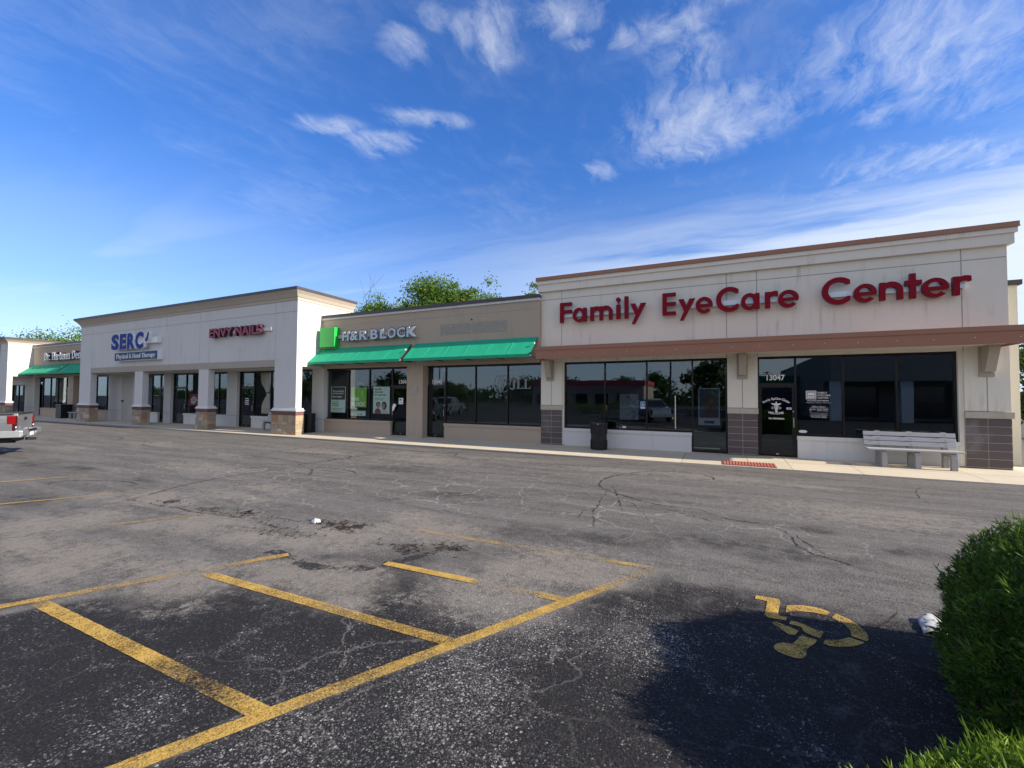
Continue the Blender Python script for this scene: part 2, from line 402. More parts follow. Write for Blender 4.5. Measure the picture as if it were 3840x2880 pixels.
# geometric bold sans for the big red sign (cap .715, x-height .475)
CAP, XH, SW = .715, .480, .132
def G_o(w): return S_ring(w / 2, XH / 2, w / 2, XH / 2 + .012, .135, .12)
def glyph_sans(ch, w):
    s = SW
    if ch == 'F': return S_or(S_rect(0, s, 0, CAP), S_rect(0, w, CAP - .115, CAP), S_rect(0, w, .335, .445))
    if ch == 'E': return S_or(S_rect(0, s, 0, CAP), S_rect(0, w, CAP - .112, CAP), S_rect(0, w, .305, .415), S_rect(0, w, 0, .112))
    if ch == 'a': return S_or(S_ring((w - .04) / 2, XH / 2, (w - .04) / 2, XH / 2 + .012, .116, .102), S_rect(w - .122, w, 0, XH))
    if ch == 'n':
        a = w / 2
        return S_or(S_rect(0, s * .93, 0, XH), S_and(S_ring(a, XH - (w / 2) * .92, a, (w / 2) * .92 + .012, s * .93, .135), lambda X, Y: XH - (w / 2) * .92 - Y), S_rect(w - s * .93, w, 0, XH - (w / 2) * .9))
    if ch == 'm':
        h = (w + s * .93) / 2
        return S_or(glyph_sans('n', h), S_shift(glyph_sans('n', h), w - h))
    if ch == 'i': return S_or(S_rect(0, w, 0, XH), S_ell(w / 2, .652, .078, .078))
    if ch == 'l': return S_rect(0, w, 0, .745)
    if ch == 'y': return S_or(S_seg(w - .085, XH + .0, w * .18, -.21, .16), S_seg(.08, XH, w * .5, .08, .16)) if False else S_or(S_poly([(w - .17, XH), (w, XH), (w * .30, -.20), (w * .10, -.20)]), S_poly([(0, XH), (.17, XH), (w * .58, .13), (w * .44, -.02)]))
    if ch == 'e':
        rg = S_ring(w / 2, XH / 2, w / 2, XH / 2 + .014, .116, .102)
        cut = S_poly([(w * .55, XH * .39), (w * 1.2, XH * .39), (w * 1.2, XH * .05), (w * .80, XH * .20), (w * .7, XH * .28)])
        return S_or(S_sub(rg, cut), S_rect(.06, w - .03, XH * .39, XH * .39 + .084))
    if ch == 'C': return S_and(S_ring(w * .60, CAP / 2, w * .60, CAP / 2 + .02, .142, .128), S_sub(lambda X, Y: X - w, S_rect(w * .75, w * 2, CAP * .28, CAP * .74)))
    if ch == 'r':
        return S_or(S_rect(0, s, 0, XH), S_and(S_ring(s * .55 + .17, XH - .20, .235, .215, .14, .13), S_and(lambda X, Y: XH - .135 - Y, lambda X, Y: X - w)))
    if ch == 't': return S_or(S_rect(w * .28, w * .28 + s * .95, 0, .66), S_rect(0, w, XH - .13, XH))

# light slab-serif face; cap height 1, x-height .68
def glyph_serif(ch, b=.17, t=.07):
    X1 = .68; sl = lambda x, y, ww=.17: S_rect(x - ww, x + ww, y, y + t)
    stem = lambda x, y0=0., y1=1.: S_rect(x - b / 2, x + b / 2, y0, y1)
    arch = lambda x0, x1: S_or(S_and(S_ring((x0 + x1) / 2, X1 - .24, (x1 - x0) / 2 + b / 2, .26, b, .12), lambda X, Y: X1 - .24 - Y), stem(x1, 0, X1 - .22), sl(x1, 0))
    if ch == 'D': return .86, S_or(stem(.18), sl(.18, 0, .18), sl(.18, 1 - t, .18), S_and(S_ring(.30, .5, .52, .5, b * 1.05, t * 1.1), lambda X, Y: .2 - X))
    if ch == 'H': return .94, S_or(stem(.18), stem(.74), S_rect(.2, .74, .46, .46 + t), *[sl(x, y) for x in (.18, .74) for y in (0, 1 - t)])
    if ch == 'P': return .74, S_or(stem(.18), sl(.18, 0, .18), sl(.18, 1 - t, .18), S_and(S_ring(.30, .73, .38, .27, b, t), lambda X, Y: .2 - X))
    if ch == 'T': return .80, S_or(stem(.40), sl(.40, 0, .18), S_rect(.04, .76, 1 - t, 1), S_rect(.04, .10, .78, 1), S_rect(.70, .76, .78, 1))
    if ch == 'J': return .56, S_or(stem(.34, .12, 1.), sl(.34, 1 - t, .2), S_and(S_ring(.16, .12, .18 + b / 2, .2, b, .1), lambda X, Y: Y - .12))
    if ch == 'L': return .70, S_or(stem(.20), sl(.2, 1 - t, .2), S_rect(0, .66, 0, t), S_rect(.59, .66, 0, .27))
    if ch in 'nm':
        g = [stem(.16, 0, X1), sl(.16, 0), sl(.10, X1 - t, .12), arch(.16, .58)]
        if ch == 'm': g.append(arch(.58, 1.0))
        return (.76 if ch == 'n' else 1.18), S_or(*g)
    if ch == 'h': return .76, S_or(stem(.16), sl(.16, 0), sl(.10, 1 - t, .12), arch(.16, .58))
    if ch == 'r': return .56, S_or(stem(.16, 0, X1), sl(.16, 0), sl(.10, X1 - t, .12), S_and(S_ring(.36, X1 - .22, .22, .22, .1, .09), lambda X, Y: X1 - .2 - Y), S_ell(.46, X1 - .12, .09, .09))
    if ch == '.': return .26, S_ell(.12, .09, .10, .10)
    if ch == 'a': return .66, S_or(stem(.46, 0, X1 - .2), sl(.52, 0, .1), S_ring(.29, .2, .26, .215, .12, t), S_and(S_ring(.28, X1 - .22, .265, .22, b, .09), lambda X, Y: X1 - .2 - Y))
    if ch == 't': return .46, S_or(stem(.20, .1, .9), S_rect(.02, .42, X1 - t, X1), S_and(S_ring(.32, .16, .205, .17, b * .9, t), lambda X, Y: Y - .16))
    if ch == 'e': return .64, S_or(S_sub(S_ring(.31, X1 / 2, .29, .35, b * .9, t), S_rect(.34, .8, .17, .33)), S_rect(.1, .56, .33, .33 + t))
    if ch == 'y': return .70, S_or(S_seg(.10, X1, .38, .02, b), S_seg(.60, X1, .22, -.26, t), sl(.12, X1 - t, .14), sl(.58, X1 - t, .11), S_ell(.16, -.22, .08, .08))
    if ch == 's': return .54, S_or(S_sub(S_ring(.26, .50, .22, .18, .11, .09), S_rect(.26, .8, .33, .50)), S_sub(S_ring(.26, .18, .24, .19, .11, .09), S_rect(-.3, .26, .19, .36)), S_rect(.42, .49, .46, .66), S_rect(.02, .09, .02, .22))
    if ch == 'i': return .34, S_or(stem(.16, 0, X1), sl(.16, 0), sl(.10, X1 - t, .12), S_ell(.15, .86, .10, .10))
    if ch == 'l': return .34, S_or(stem(.16), sl(.16, 0), sl(.10, 1 - t, .12))
    if ch == 'c': return .58, S_or(S_sub(S_ring(.30, X1 / 2, .28, .35, b, t), S_rect(.36, .8, .2, .5)), S_ell(.48, .5, .08, .08))
    if ch == 'd': return .74, S_or(stem(.54), sl(.60, 0, .1), sl(.48, 1 - t, .12), S_ring(.30, X1 / 2, .28, .35, b, t))
    if ch == 'p': return .74, S_or(stem(.16, -.28, X1), sl(.16, -.28), sl(.10, X1 - t, .12), S_ring(.40, X1 / 2, .29, .35, b, t))
    if ch == '&': return .92, S_or(S_ring(.34, .76, .19, .22, .09, .08), S_ring(.32, .25, .29, .27, .14, .09), S_seg(.24, .66, .86, .02, .15), S_seg(.78, .5, .58, .2, .07))
    return .34, None
def serif_word(mb, word, box, y, depth, b=.17, t=.07, mi=0, step=.022):
    """box = x0,x1, baseline z, cap-height z"""
    ws = [glyph_serif(c, b, t) for c in word]; tot = sum(q[0] for q in ws)
    sx = (box[1] - box[0]) / tot; sz = box[3] - box[2]; x = box[0]
    for wd, g in ws:
        if g: put_shape(mb, g, (-.1, wd + .15, -.4, 1.1), step, y, depth, (x, box[2]), (sx, sz), mi)
        x += wd * sx
# ------------------------------------------------------------------ ground
def sstep(a, b, x): q = np.clip((np.asarray(x, float) - a) / (b - a), 0, 1); return q * q * (3 - 2 * q)
def zg(x, y):        # the lot dips a little towards the kerb on the left
    return -.062 * sstep(-1.2, -5.5, x) * sstep(5., 11.5, y)
def zwalk(y): return .012 + .083 * np.clip((np.asarray(y, float) - 12.9) / 2., 0, 1)

BEIGE = [(-7.34,2.20),(-6.37,2.35),(-5.50,2.49),(-8.35,2.60),(-8.10,3.10),(-7.00,3.29),(-6.43,3.69),(-5.30,3.59),(-4.64,3.73),(-4.28,4.11),(-4.02,4.66),(-3.90,3.02),(-3.41,3.14),(-2.94,2.84),(-4.73,2.48),(-6.17,2.02),(-7.99,4.22),(-8.86,4.15),(-9.76,3.88),(-4.00,5.17),(-3.38,4.84),(-1.96,4.10),(-1.60,4.21),(-1.30,4.50),(-0.99,4.25),(-1.86,3.53),(-1.62,4.64)]
DARK = [(-6.39,3.25),(-6.60,2.75),(-9.08,3.33),(-10.50,3.12),(-6.46,1.88),(-4.21,2.87),(-7.11,8.63),(-10.98,4.92),(-13.87,5.06),(-15.77,4.87),(-5.09,5.89),(-4.23,6.72),(-2.34,3.73),(-6.83,9.19),(-2.34,5.25),(-1.14,5.53),(-0.33,6.04),(0.47,5.94),(1.28,7.18),(2.00,6.61),(-0.63,4.09),(-6.44,10.44)]
LIGHT = [(-19.55,6.83),(-18.63,9.02),(-13.30,8.24),(-11.86,10.34),(-8.85,11.29),(-6.39,11.40),(-11.27,6.44),(-7.64,5.62),(-7.83,4.87),(-7.67,10.33),(-5.21,11.65),(-2.23,10.84),(-0.08,10.88),(1.70,10.61),(2.16,8.59),(-1.51,2.61),(-1.41,2.29),(-1.50,1.96),(-0.44,3.43),(-1.27,3.14),(2.31,8.08)]
xs = np.concatenate([[-700, -400, -220, -130, -80, -55, -42, -34, -29], np.arange(-26, -10, .16), np.arange(-10, 4.2, .055), np.arange(4.25, 9, .2), [10, 12, 16, 22, 32, 50, 90, 160, 300, 700]])
ys = np.concatenate([[-700, -300, -140, -70, -40, -25, -16, -10, -6, -3, -1.5, -.5, .2], np.arange(.7, 6, .055), np.arange(6, 13.4, .09), [13.7, 14.2, 15, 17, 20, 26, 36, 60, 110, 220, 700]])
GX, GY = np.meshgrid(xs, ys); GZ = zg(GX, GY)
V = np.stack([GX.ravel(), GY.ravel(), GZ.ravel()], 1); nx_, ny_ = len(xs), len(ys)
ii = np.arange((ny_ - 1) * nx_).reshape(ny_ - 1, nx_)[:, :-1].ravel()
F = np.stack([ii, ii + 1, ii + nx_ + 1, ii + nx_], 1)

m, t, b = principled('worn_asphalt'); p = wpos(t)
at = t.new('ShaderNodeAttribute', attribute_name='wear'); sp3 = t.new('ShaderNodeSeparateColor', {0: at.outputs['Color']}); seal, dust, chip = sp3.outputs; crk = at.outputs['Alpha']
nA = t.noise(p, .42, 5, .6); nB = t.noise(p, 2.1, 8, .70); nC = t.noise(p, 13., 6, .75); nD = t.noise(p, 55., 4, .7); nE = t.noise(p, 5.2, 7, .72)
strk = t.noise(t.scale(p, (.22, 1.5, 1.)), 1.5, 8, .68, .3)
ce = lambda v, kq: t.math('MULTIPLY', t.math('SUBTRACT', v, .5), kq)
sealm = t.map(t.math('ADD', seal, t.math('ADD', ce(nB, 1.3), t.math('ADD', ce(nE, .7), ce(nC, .8)))), .24, .80)
grey = t.mix(t.map(strk, .38, .62), (.053, .048, .043), (.126, .114, .101))
grey = t.mix(t.map(nE, .35, .68, .0, .5), grey, (.150, .140, .128))
grey = t.mix(t.map(nC, .50, .32, 0., .75), grey, (.036, .034, .033))
grey = t.mix(t.map(nC, .52, .70, 0., .65), grey, (.200, .185, .165))
grey = t.mix(t.map(nD, .42, .64, 0., .50), grey, (.27, .255, .235))
c0 = t.mix(sealm, grey, t.mix(t.map(nD, .38, .70), t.mix(nE, (.0095, .009, .0105), (.021, .0195, .020)), (.034, .032, .031)))
dm = t.math('MULTIPLY', t.map(t.math('ADD', dust, t.math('ADD', ce(nB, 1.2), t.math('ADD', ce(nE, 1.3), ce(nC, 1.3)))), .16, .80), t.map(nD, .28, .62, .35, 1.))
c1 = t.mix(dm, c0, t.mix(nC, (.150, .130, .105), (.30, .27, .228)))
# stone chips showing through the binder
def chips(scale, thr, soft):
    vo = t.new('ShaderNodeTexVoronoi', {'Vector': t.vmath('ADD', p, t.scale(t.vmath('SUBTRACT', t.new('ShaderNodeTexNoise', {'Vector': p, 'Scale': 60.}).outputs['Color'], (.5, .5, .5)), (.012, .012, .012))), 'Scale': scale, 'Randomness': 1.}, voronoi_dimensions='3D')
    rnd = t.new('ShaderNodeSeparateColor', {0: vo.outputs['Color']})
    on = t.map(t.math('ADD', rnd.outputs[0], t.math('ADD', t.math('MULTIPLY', chip, .55), t.math('ADD', t.math('MULTIPLY', t.math('SUBTRACT', nB, .5), .8), t.math('MULTIPLY', t.math('SUBTRACT', nE, .5), .5)))), thr, thr + soft)
    core = t.map(vo.outputs['Distance'], .62, .30)
    return t.math('MULTIPLY', on, core), rnd.outputs[1], vo.outputs['Distance']
m1, r1, d1 = chips(62., 1.03, .22); m2, r2, d2 = chips(150., .97, .2)
stone1 = t.mix(t.math('POWER', r1, 2.), (.10, .095, .088), (.46, .44, .41)); stone2 = t.mix(t.math('POWER', r2, 2.), (.055, .052, .05), (.30, .29, .27))
c2 = t.mix(t.math('MULTIPLY', m2, .75), c1, stone2); m3, r3, d3 = chips(105., 1.0, .2)
c2 = t.mix(t.math('MULTIPLY', m3, .85), c2, t.mix(t.math('POWER', r3, 2.), (.08, .075, .07), (.42, .40, .37)))
c2 = t.mix(t.math('MULTIPLY', m1, .85), c2, stone1)
# fine light alligator cracking in a few areas
vc = t.new('ShaderNodeTexVoronoi', {'Vector': t.vmath('ADD', p, t.scale(t.vmath('SUBTRACT', t.new('ShaderNodeTexNoise', {'Vector': p, 'Scale': 3., 'Detail': 5.}).outputs['Color'], (.5, .5, .5)), (.5, .5, 0.))), 'Scale': 1.15}, feature='DISTANCE_TO_EDGE', voronoi_dimensions='2D')
ck = t.math('MULTIPLY', t.map(vc.outputs['Distance'], .020, .004), t.math('MULTIPLY', crk, t.map(nC, .33, .55)))
c3 = t.mix(t.math('MULTIPLY', ck, t.math('SUBTRACT', .85, t.math('MULTIPLY', seal, .5))), c2, (.36, .34, .30))
hgt = t.math('ADD', t.math('MULTIPLY', t.math('SUBTRACT', 1., d1), .6), t.math('MULTIPLY', nD, .7))
bn = t.new('ShaderNodeBump', {'Height': hgt, 'Strength': .75, 'Distance': .006})
setp(t, b, Base_Color=c3, Roughness=t.map(sealm, 0., 1., .95, .85), Normal=bn.outputs[0]); b.inputs['Specular IOR Level'].default_value = .16
ASPH = m
ground = fast_mesh('parking_lot', V, F, [ASPH]); tag(ground, kind='structure')
# wear masks: R = dark sealer left, G = pale dust, B = bare stone
def blobs(pts, rx, ry):
    a = np.zeros(GX.shape)
    for i, (cx, cy) in enumerate(pts):
        q = 1 + .45 * math.sin(i * 2.3); a = np.maximum(a, np.exp(-(((GX - cx) / (rx * q)) ** 2 + ((GY - cy) / (ry * q)) ** 2)))
    return a
ex, ey = .4797, .8774                                    # direction of the stalls
side = lambda x0, y0: (GX - x0) * ey - (GY - y0) * ex      # > 0: to the right of the line through (x0,y0)
d_end = side(-2.56, 1.08); d_front = side(-5.29, 1.47)
aisle = sstep(.02, -.1, d_end) * sstep(-.05, .25, d_front) * sstep(4.9, 4.3, GY) * (1 - .45 * sstep(3.3, 3.9, GY))
right = sstep(-.1, .1, d_end) * sstep(5.4, 3.9, GY + .25 * GX * 0)
left = sstep(.2, -.2, d_front) * sstep(2.1, 1.5, GY + (GX + 5.3) * .12)
seal_m = np.clip(np.maximum(np.maximum(aisle * .95, right * .86), left * .7), 0, 1)
seal_m = np.maximum(seal_m, .52 * blobs(DARK, 1.15, .45)); seal_m = np.maximum(seal_m, .18)
dust_m = .75 * blobs(BEIGE, .62, .42); lt = blobs(LIGHT, 1.3, .55); near = blobs([q for q in LIGHT if q[1] < 3.6], .22, .3)
dust_m = np.maximum(dust_m, .62 * blobs([q for q in LIGHT if q[1] > 4], 1.6, .5)); dust_m *= 1 - .75 * right * (GX > -.5)
seal_m = seal_m * (1 - .8 * np.clip(dust_m * 1.1, 0, 1))
chip_m = np.clip(.12 + .6 * near + .11 * right + .12 * aisle + .45 * blobs([(-1.45, 2.2), (-2.0, 1.5), (-2.9, 1.35), (-1.0, 1.5), (-1.7, 3.3), (-.7, 3.2)], .45, .5) + .25 * blobs([q for q in LIGHT if q[1] > 4], 1.4, .5), 0, 1)
crk_m = np.clip(.16 + np.maximum.reduce([a * np.exp(-((GX - x) / rx) ** 2 - ((GY - y) / ry) ** 2) for x, y, rx, ry, a in ((-5.2, 7.6, 2.4, 1.8, 1.), (-9., 6.6, 2.2, 1.4, .9), (-8.3, 9., 2.6, 1.5, .7), (-1.7, 7., 1., 1.2, .9), (-12., 6., 2., 1., .7), (-4.4, 6.2, 1.2, .7, .8), (-3.2, 9.5, 2., 1.5, .7), (.8, 6.6, 1., .7, .6), (-7., 4.8, 1.6, .6, .6), (-2.3, 2.4, .5, .9, .6), (-1.2, 3., .4, .5, .7), (-16., 8., 4., 2., .5))]), 0, 1)
ca = ground.data.color_attributes.new('wear', 'FLOAT_COLOR', 'POINT')
ca.data.foreach_set('color', np.stack([seal_m.ravel(), dust_m.ravel(), chip_m.ravel(), crk_m.ravel()], 1).astype(np.float32).ravel())

# ------------------------------------------------------------------ cracks, sealant and dirt on the lot: thin sheets 4 mm up
TAR = [[(-0.07,10.49),(-0.10,10.86),(-0.39,11.13),(-0.87,11.24),(-1.46,11.01),(-1.98,10.40),(-2.24,9.59),(-2.20,8.92),(-1.94,8.42),(-1.48,8.02),(-1.02,7.69),(-0.59,7.60)],
[(-12.87,8.68),(-12.90,9.13),(-12.99,9.59),(-13.12,9.80),(-13.15,10.11),(-13.15,10.81),(-12.99,11.40)],
[(-12.93,9.63),(-12.61,9.48),(-11.89,9.63),(-11.19,9.80),(-10.46,9.88),(-10.13,9.90),(-9.98,9.82),(-9.86,9.53),(-9.90,9.05),(-9.92,8.54),(-9.90,8.08),(-9.64,7.38)],
[(-13.02,8.39),(-12.38,8.45),(-11.27,8.37),(-10.04,8.24)],
[(-9.95,11.45),(-9.85,10.52),(-9.81,9.84),(-9.83,9.13),(-9.83,8.46),(-9.85,8.11)],
[(-11.14,12.00),(-10.01,11.91),(-9.01,11.89),(-8.21,12.07),(-7.83,12.13),(-7.58,11.98),(-7.41,11.53),(-7.10,11.30),(-6.54,11.04),(-6.16,11.15),(-6.09,11.69)],
[(-25.66,8.45),(-26.15,8.94),(-25.80,9.41),(-24.94,9.71),(-23.49,9.71),(-22.52,9.54),(-21.62,9.05),(-21.36,8.73)],
[(-20.35,9.15),(-19.48,9.15),(-19.08,8.83),(-18.66,8.50),(-17.44,8.37),(-17.11,9.07)],
[(-9.44,7.48),(-9.61,6.76),(-9.67,6.06),(-9.56,5.38),(-9.36,4.78),(-9.10,4.22),(-9.01,3.92)],
[(-10.66,6.95),(-9.44,7.48)],
[(-11.86,3.88),(-12.07,4.00),(-11.89,4.28),(-11.11,4.63),(-10.42,4.67),(-10.34,4.42)],
[(-8.31,6.82),(-8.38,7.01),(-8.82,7.45),(-9.16,7.63)], [(-9.18,7.81),(-8.65,7.94),(-7.94,7.82),(-7.53,7.58)]]
SEAM = [[(-4.58,3.17),(-4.58,3.36),(-4.29,3.31),(-3.92,3.24),(-3.67,3.29),(-3.29,3.48),(-3.17,3.65),(-3.03,3.90),(-2.75,4.49)]]
WHITE = [[(-4.62,1.29),(-4.56,1.36),(-4.53,1.44),(-4.47,1.52),(-4.40,1.60)],
[(-3.92,1.10),(-3.85,1.21),(-3.78,1.31),(-3.62,1.47),(-3.46,1.61),(-3.32,1.73),(-3.19,1.85),(-3.07,2.02)],
[(-3.15,3.09),(-3.01,2.90),(-2.84,2.75),(-2.69,2.65),(-2.47,2.49),(-2.35,2.36),(-2.29,2.23),(-2.25,2.14),(-2.19,1.97)],
[(-8.57,4.47),(-8.69,4.65),(-8.73,4.78),(-9.00,4.97)],[(-7.24,4.53),(-7.06,4.88),(-6.99,5.23),(-7.07,5.64),(-7.09,5.89)],
[(-6.08,4.88),(-6.11,5.28),(-6.15,5.57),(-6.22,5.82),(-6.36,6.16)],[(-9.31,5.79),(-8.87,5.99),(-8.39,6.34),(-8.25,6.77)],
[(-11.06,5.60),(-10.68,5.88),(-10.41,5.94)],[(-12.26,6.18),(-11.38,6.01),(-10.63,5.91),(-9.72,5.86)],
[(-7.36,6.88),(-7.47,7.33),(-7.47,7.65),(-6.21,7.47)],[(-7.36,6.88),(-6.53,6.84),(-5.97,7.23)],[(-7.36,7.71),(-6.83,7.66),(-6.27,7.59)],
[(-5.79,7.00),(-5.50,7.58),(-5.31,8.31),(-5.41,9.58),(-5.40,10.49)],[(-4.97,6.03),(-4.91,6.70),(-4.11,6.67),(-3.34,6.86),(-2.83,7.43)],
[(-4.13,5.89),(-4.09,6.58),(-3.80,6.83),(-3.87,7.73),(-3.48,8.54)],[(-4.44,5.74),(-4.64,6.20),(-5.07,6.62)],[(-3.36,6.46),(-3.68,7.57),(-3.80,8.77),(-3.63,9.36)],
[(-5.31,8.31),(-4.27,8.53),(-3.23,8.47)],[(-4.06,5.14),(-3.89,5.76),(-3.50,6.21)],[(-5.77,1.68),(-5.70,1.81),(-5.66,2.01)],[(-1.27,3.14),(-1.15,3.02),(-1.04,2.87),(-0.99,2.69)],[(-1.11,3.03),(-1.01,3.15),(-0.90,3.36)]]
CRACK = [[(-1.97,8.98),(-1.76,8.32),(-1.58,7.76),(-1.44,7.35),(-1.38,6.95)],[(-1.58,7.76),(-1.31,7.54),(-1.13,7.16),(-1.00,6.99),(-0.92,6.59)],
[(-1.94,8.42),(-1.83,7.63),(-1.79,6.91),(-1.70,6.41),(-1.55,5.94)],[(-1.79,6.91),(-1.90,6.69),(-1.89,6.31)],[(-1.05,7.64),(-0.53,7.25),(-0.18,7.03),(-0.01,6.89)],
[(-0.59,7.60),(-0.23,7.54),(0.17,7.21),(0.51,7.17),(0.81,6.94),(0.85,6.62),(0.97,6.10),(1.17,5.95),(1.35,5.79),(1.61,5.66),(1.87,5.54)],
[(0.92,6.77),(1.02,6.41),(1.10,6.08)],[(1.36,4.86),(1.36,4.72),(1.29,4.51),(1.13,4.31)],[(3.77,11.68),(3.35,10.49),(3.31,9.86)],
[(-9.01,3.92),(-8.39,3.93),(-7.76,3.97),(-6.95,3.96)],
[(-8.09,3.94),(-7.67,3.96),(-7.21,3.94),(-6.92,3.98),(-6.33,4.05),(-5.94,4.19),(-5.62,4.35),(-5.40,4.30),(-5.13,4.35)],
[(-4.98,3.81),(-4.82,3.83),(-4.63,4.01)],[(-5.78,3.94),(-5.68,4.01),(-5.33,4.00),(-5.14,4.07)]]
DIRT = [[(-7.37,4.08),(-7.05,4.13),(-6.74,4.14),(-6.39,4.18),(-6.30,4.32),(-6.25,4.39)],[(-5.29,4.42),(-5.03,4.40),(-4.83,4.38),(-4.56,4.36),(-4.21,4.30)],
[(-5.11,4.42),(-4.80,4.46),(-4.66,4.59)],[(-4.61,4.33),(-4.48,4.51),(-4.44,4.67)],[(-5.34,3.73),(-5.30,3.82),(-5.27,3.92)],[(-8.32,4.15),(-8.05,4.12)],
[(-3.53,4.10),(-3.24,4.16),(-2.91,4.15)],[(-3.14,4.38),(-2.85,4.35),(-2.70,4.51)]]
def ribbon(mb, pts, w, jit, wj=.5, step=.06, lift=.004, seed=0):
    rr = random.Random(seed); P = []
    pts = [Vector((*q, 0)) for q in pts]
    for i in range(len(pts) - 1):          # Catmull-Rom through the points
        p0, p1, p2, p3 = pts[max(i - 1, 0)], pts[i], pts[i + 1], pts[min(i + 2, len(pts) - 1)]
        n = max(2, int((p2 - p1).length / step))
        for q in range(n):
            s = q / n; P.append(.5 * ((2 * p1) + (p2 - p0) * s + (2 * p0 - 5 * p1 + 4 * p2 - p3) * s * s + (3 * p1 - p0 - 3 * p2 + p3) * s ** 3))
    P.append(pts[-1]); vs = []; off = 0.
    for i, q in enumerate(P):
        d = (P[min(i + 1, len(P) - 1)] - P[max(i - 1, 0)]).normalized(); nrm = Vector((-d.y, d.x, 0))
        off = off * .7 + rr.uniform(-jit, jit); ww = w * (1 + rr.uniform(-wj, wj)) * min(1, .35 + min(i, len(P) - 1 - i) * .16)
        for sg in (-.5, .5):
            a = q + nrm * (off + sg * ww); vs.append((a.x, a.y, float(zg(a.x, a.y)) + lift))
    mb.add(vs, [(2 * i, 2 * i + 1, 2 * i + 3, 2 * i + 2) for i in range(len(P) - 1)])
def flat_mat(name, c, cover, scale=30., rough=.9, thr=.5):
    m = bpy.data.materials.new(name); m.use_nodes = True; t = NT(m.node_tree); b = m.node_tree.nodes['Principled BSDF']; out = m.node_tree.nodes['Material Output']
    p = wpos(t); n = t.noise(p, scale, 5, .7); n2 = t.noise(p, 3., 4, .6)
    setp(t, b, Base_Color=t.mix(n, tuple(x * .75 for x in c), tuple(x * 1.2 for x in c)), Roughness=rough); b.inputs['Specular IOR Level'].default_value = .3
    tr = t.new('ShaderNodeBsdfTransparent'); a = t.map(t.math('ADD', n, t.math('MULTIPLY', t.math('SUBTRACT', n2, .5), .7)), thr - cover, thr - cover + .26)
    mx = t.new('ShaderNodeMixShader', {0: a, 1: tr.outputs[0], 2: b.outputs[0]}); t.l.new(mx.outputs[0], out.inputs[0]); return m
for nm, L, wd, ji, wj, mt in (('crack_sealant', TAR, .058, .006, .3, flat_mat('tar', (.040, .037, .036), .12, 20., .8)), ('pavement_seam', SEAM, .13, .008, .3, flat_mat('tar_patch', (.035, .032, .033), .12, 14., .8)),
                          ('pale_cracks', WHITE, .026, .018, .8, flat_mat('crack_silt', (.30, .275, .235), .02, 55.)), ('open_cracks', CRACK, .019, .022, .8, flat_mat('crack_dark', (.026, .023, .02), .12, 30.)),
                          ('wet_dirt', DIRT, .26, .05, .8, flat_mat('leaf_dirt', (.034, .024, .018), .10, 16.))):
    mb = MB()
    for i, q in enumerate(L): ribbon(mb, q, wd, ji, wj, seed=i, lift=.003 + .0004 * (i % 3))
    tag(mb.build(nm, mt), kind='structure')

# ------------------------------------------------------------------ yellow paint
def paint_mat():
    m = bpy.data.materials.new('road_paint'); m.use_nodes = True; t = NT(m.node_tree); b = m.node_tree.nodes['Principled BSDF']; out = m.node_tree.nodes['Material Output']
    p = wpos(t); at = t.new('ShaderNodeAttribute', attribute_name='worn').outputs['Fac']
    n = t.noise(p, 34., 6, .78); n2 = t.noise(p, 5., 5, .65); vo = t.new('ShaderNodeTexVoronoi', {'Vector': p, 'Scale': 88.})
    nf = t.noise(p, 95., 4, .7)
    c = t.mix(n2, (.44, .25, .035), (.62, .39, .07)); c = t.mix(t.map(n, .45, .75, 0., .6), c, (.30, .23, .12)); c = t.mix(t.map(nf, .55, .75, 0., .6), c, (.66, .52, .26))
    a = t.math('ADD', t.math('ADD', t.math('MULTIPLY', n, .80), t.math('MULTIPLY', n2, .55)), t.math('ADD', t.math('MULTIPLY', t.math('SUBTRACT', nf, .5), .9), t.math('MULTIPLY', vo.outputs['Distance'], -.25)))
    keep = t.map(t.math('SUBTRACT', a, at), -.06, .36, 0., 1., False)
    bn = t.new('ShaderNodeBump', {'Height': vo.outputs['Distance'], 'Strength': .5, 'Distance': .004})
    setp(t, b, Base_Color=c, Roughness=.8, Normal=bn.outputs[0])
    mx = t.new('ShaderNodeMixShader', {0: keep, 1: t.new('ShaderNodeBsdfTransparent').outputs[0], 2: b.outputs[0]}); t.l.new(mx.outputs[0], out.inputs[0]); return m
PAINTY = paint_mat()
def stripes(name, segs, lift=.006):
    """segs: ((x0,y0),(x1,y1),width,[(s,worn)...])"""
    vs, fs, wn = [], [], []
    for si, (a, c, wd, prof) in enumerate(segs):
        a, c = Vector((*a, 0)), Vector((*c, 0)); d = (c - a); L = d.length; d.normalize(); nrm = Vector((-d.y, d.x, 0)); n = max(2, int(L / .05)); o = len(vs)
        for i in range(n + 1):
            s = i / n
            for sg in (-.5, .5):
                q = a + d * (L * s) + nrm * (wd * sg * (1 + .03 * math.sin(i * 1.7 + sg))); vs.append((q.x, q.y, float(zg(q.x, q.y)) + lift + .0006 * si)); wn.append(float(np.interp(s, [u for u, _ in prof], [min(v * .84 + .06, .60) for _, v in prof])))
        fs += [(o + 2 * i, o + 2 * i + 2, o + 2 * i + 3, o + 2 * i + 1) for i in range(n)]
    ob = fast_mesh(name, vs, fs, [PAINTY]); at = ob.data.attributes.new('worn', 'FLOAT', 'POINT'); at.data.foreach_set('value', wn)
    return tag(ob, kind='structure')
K = 1.02
def kk(q): return (q[0] * K, q[1] * K)
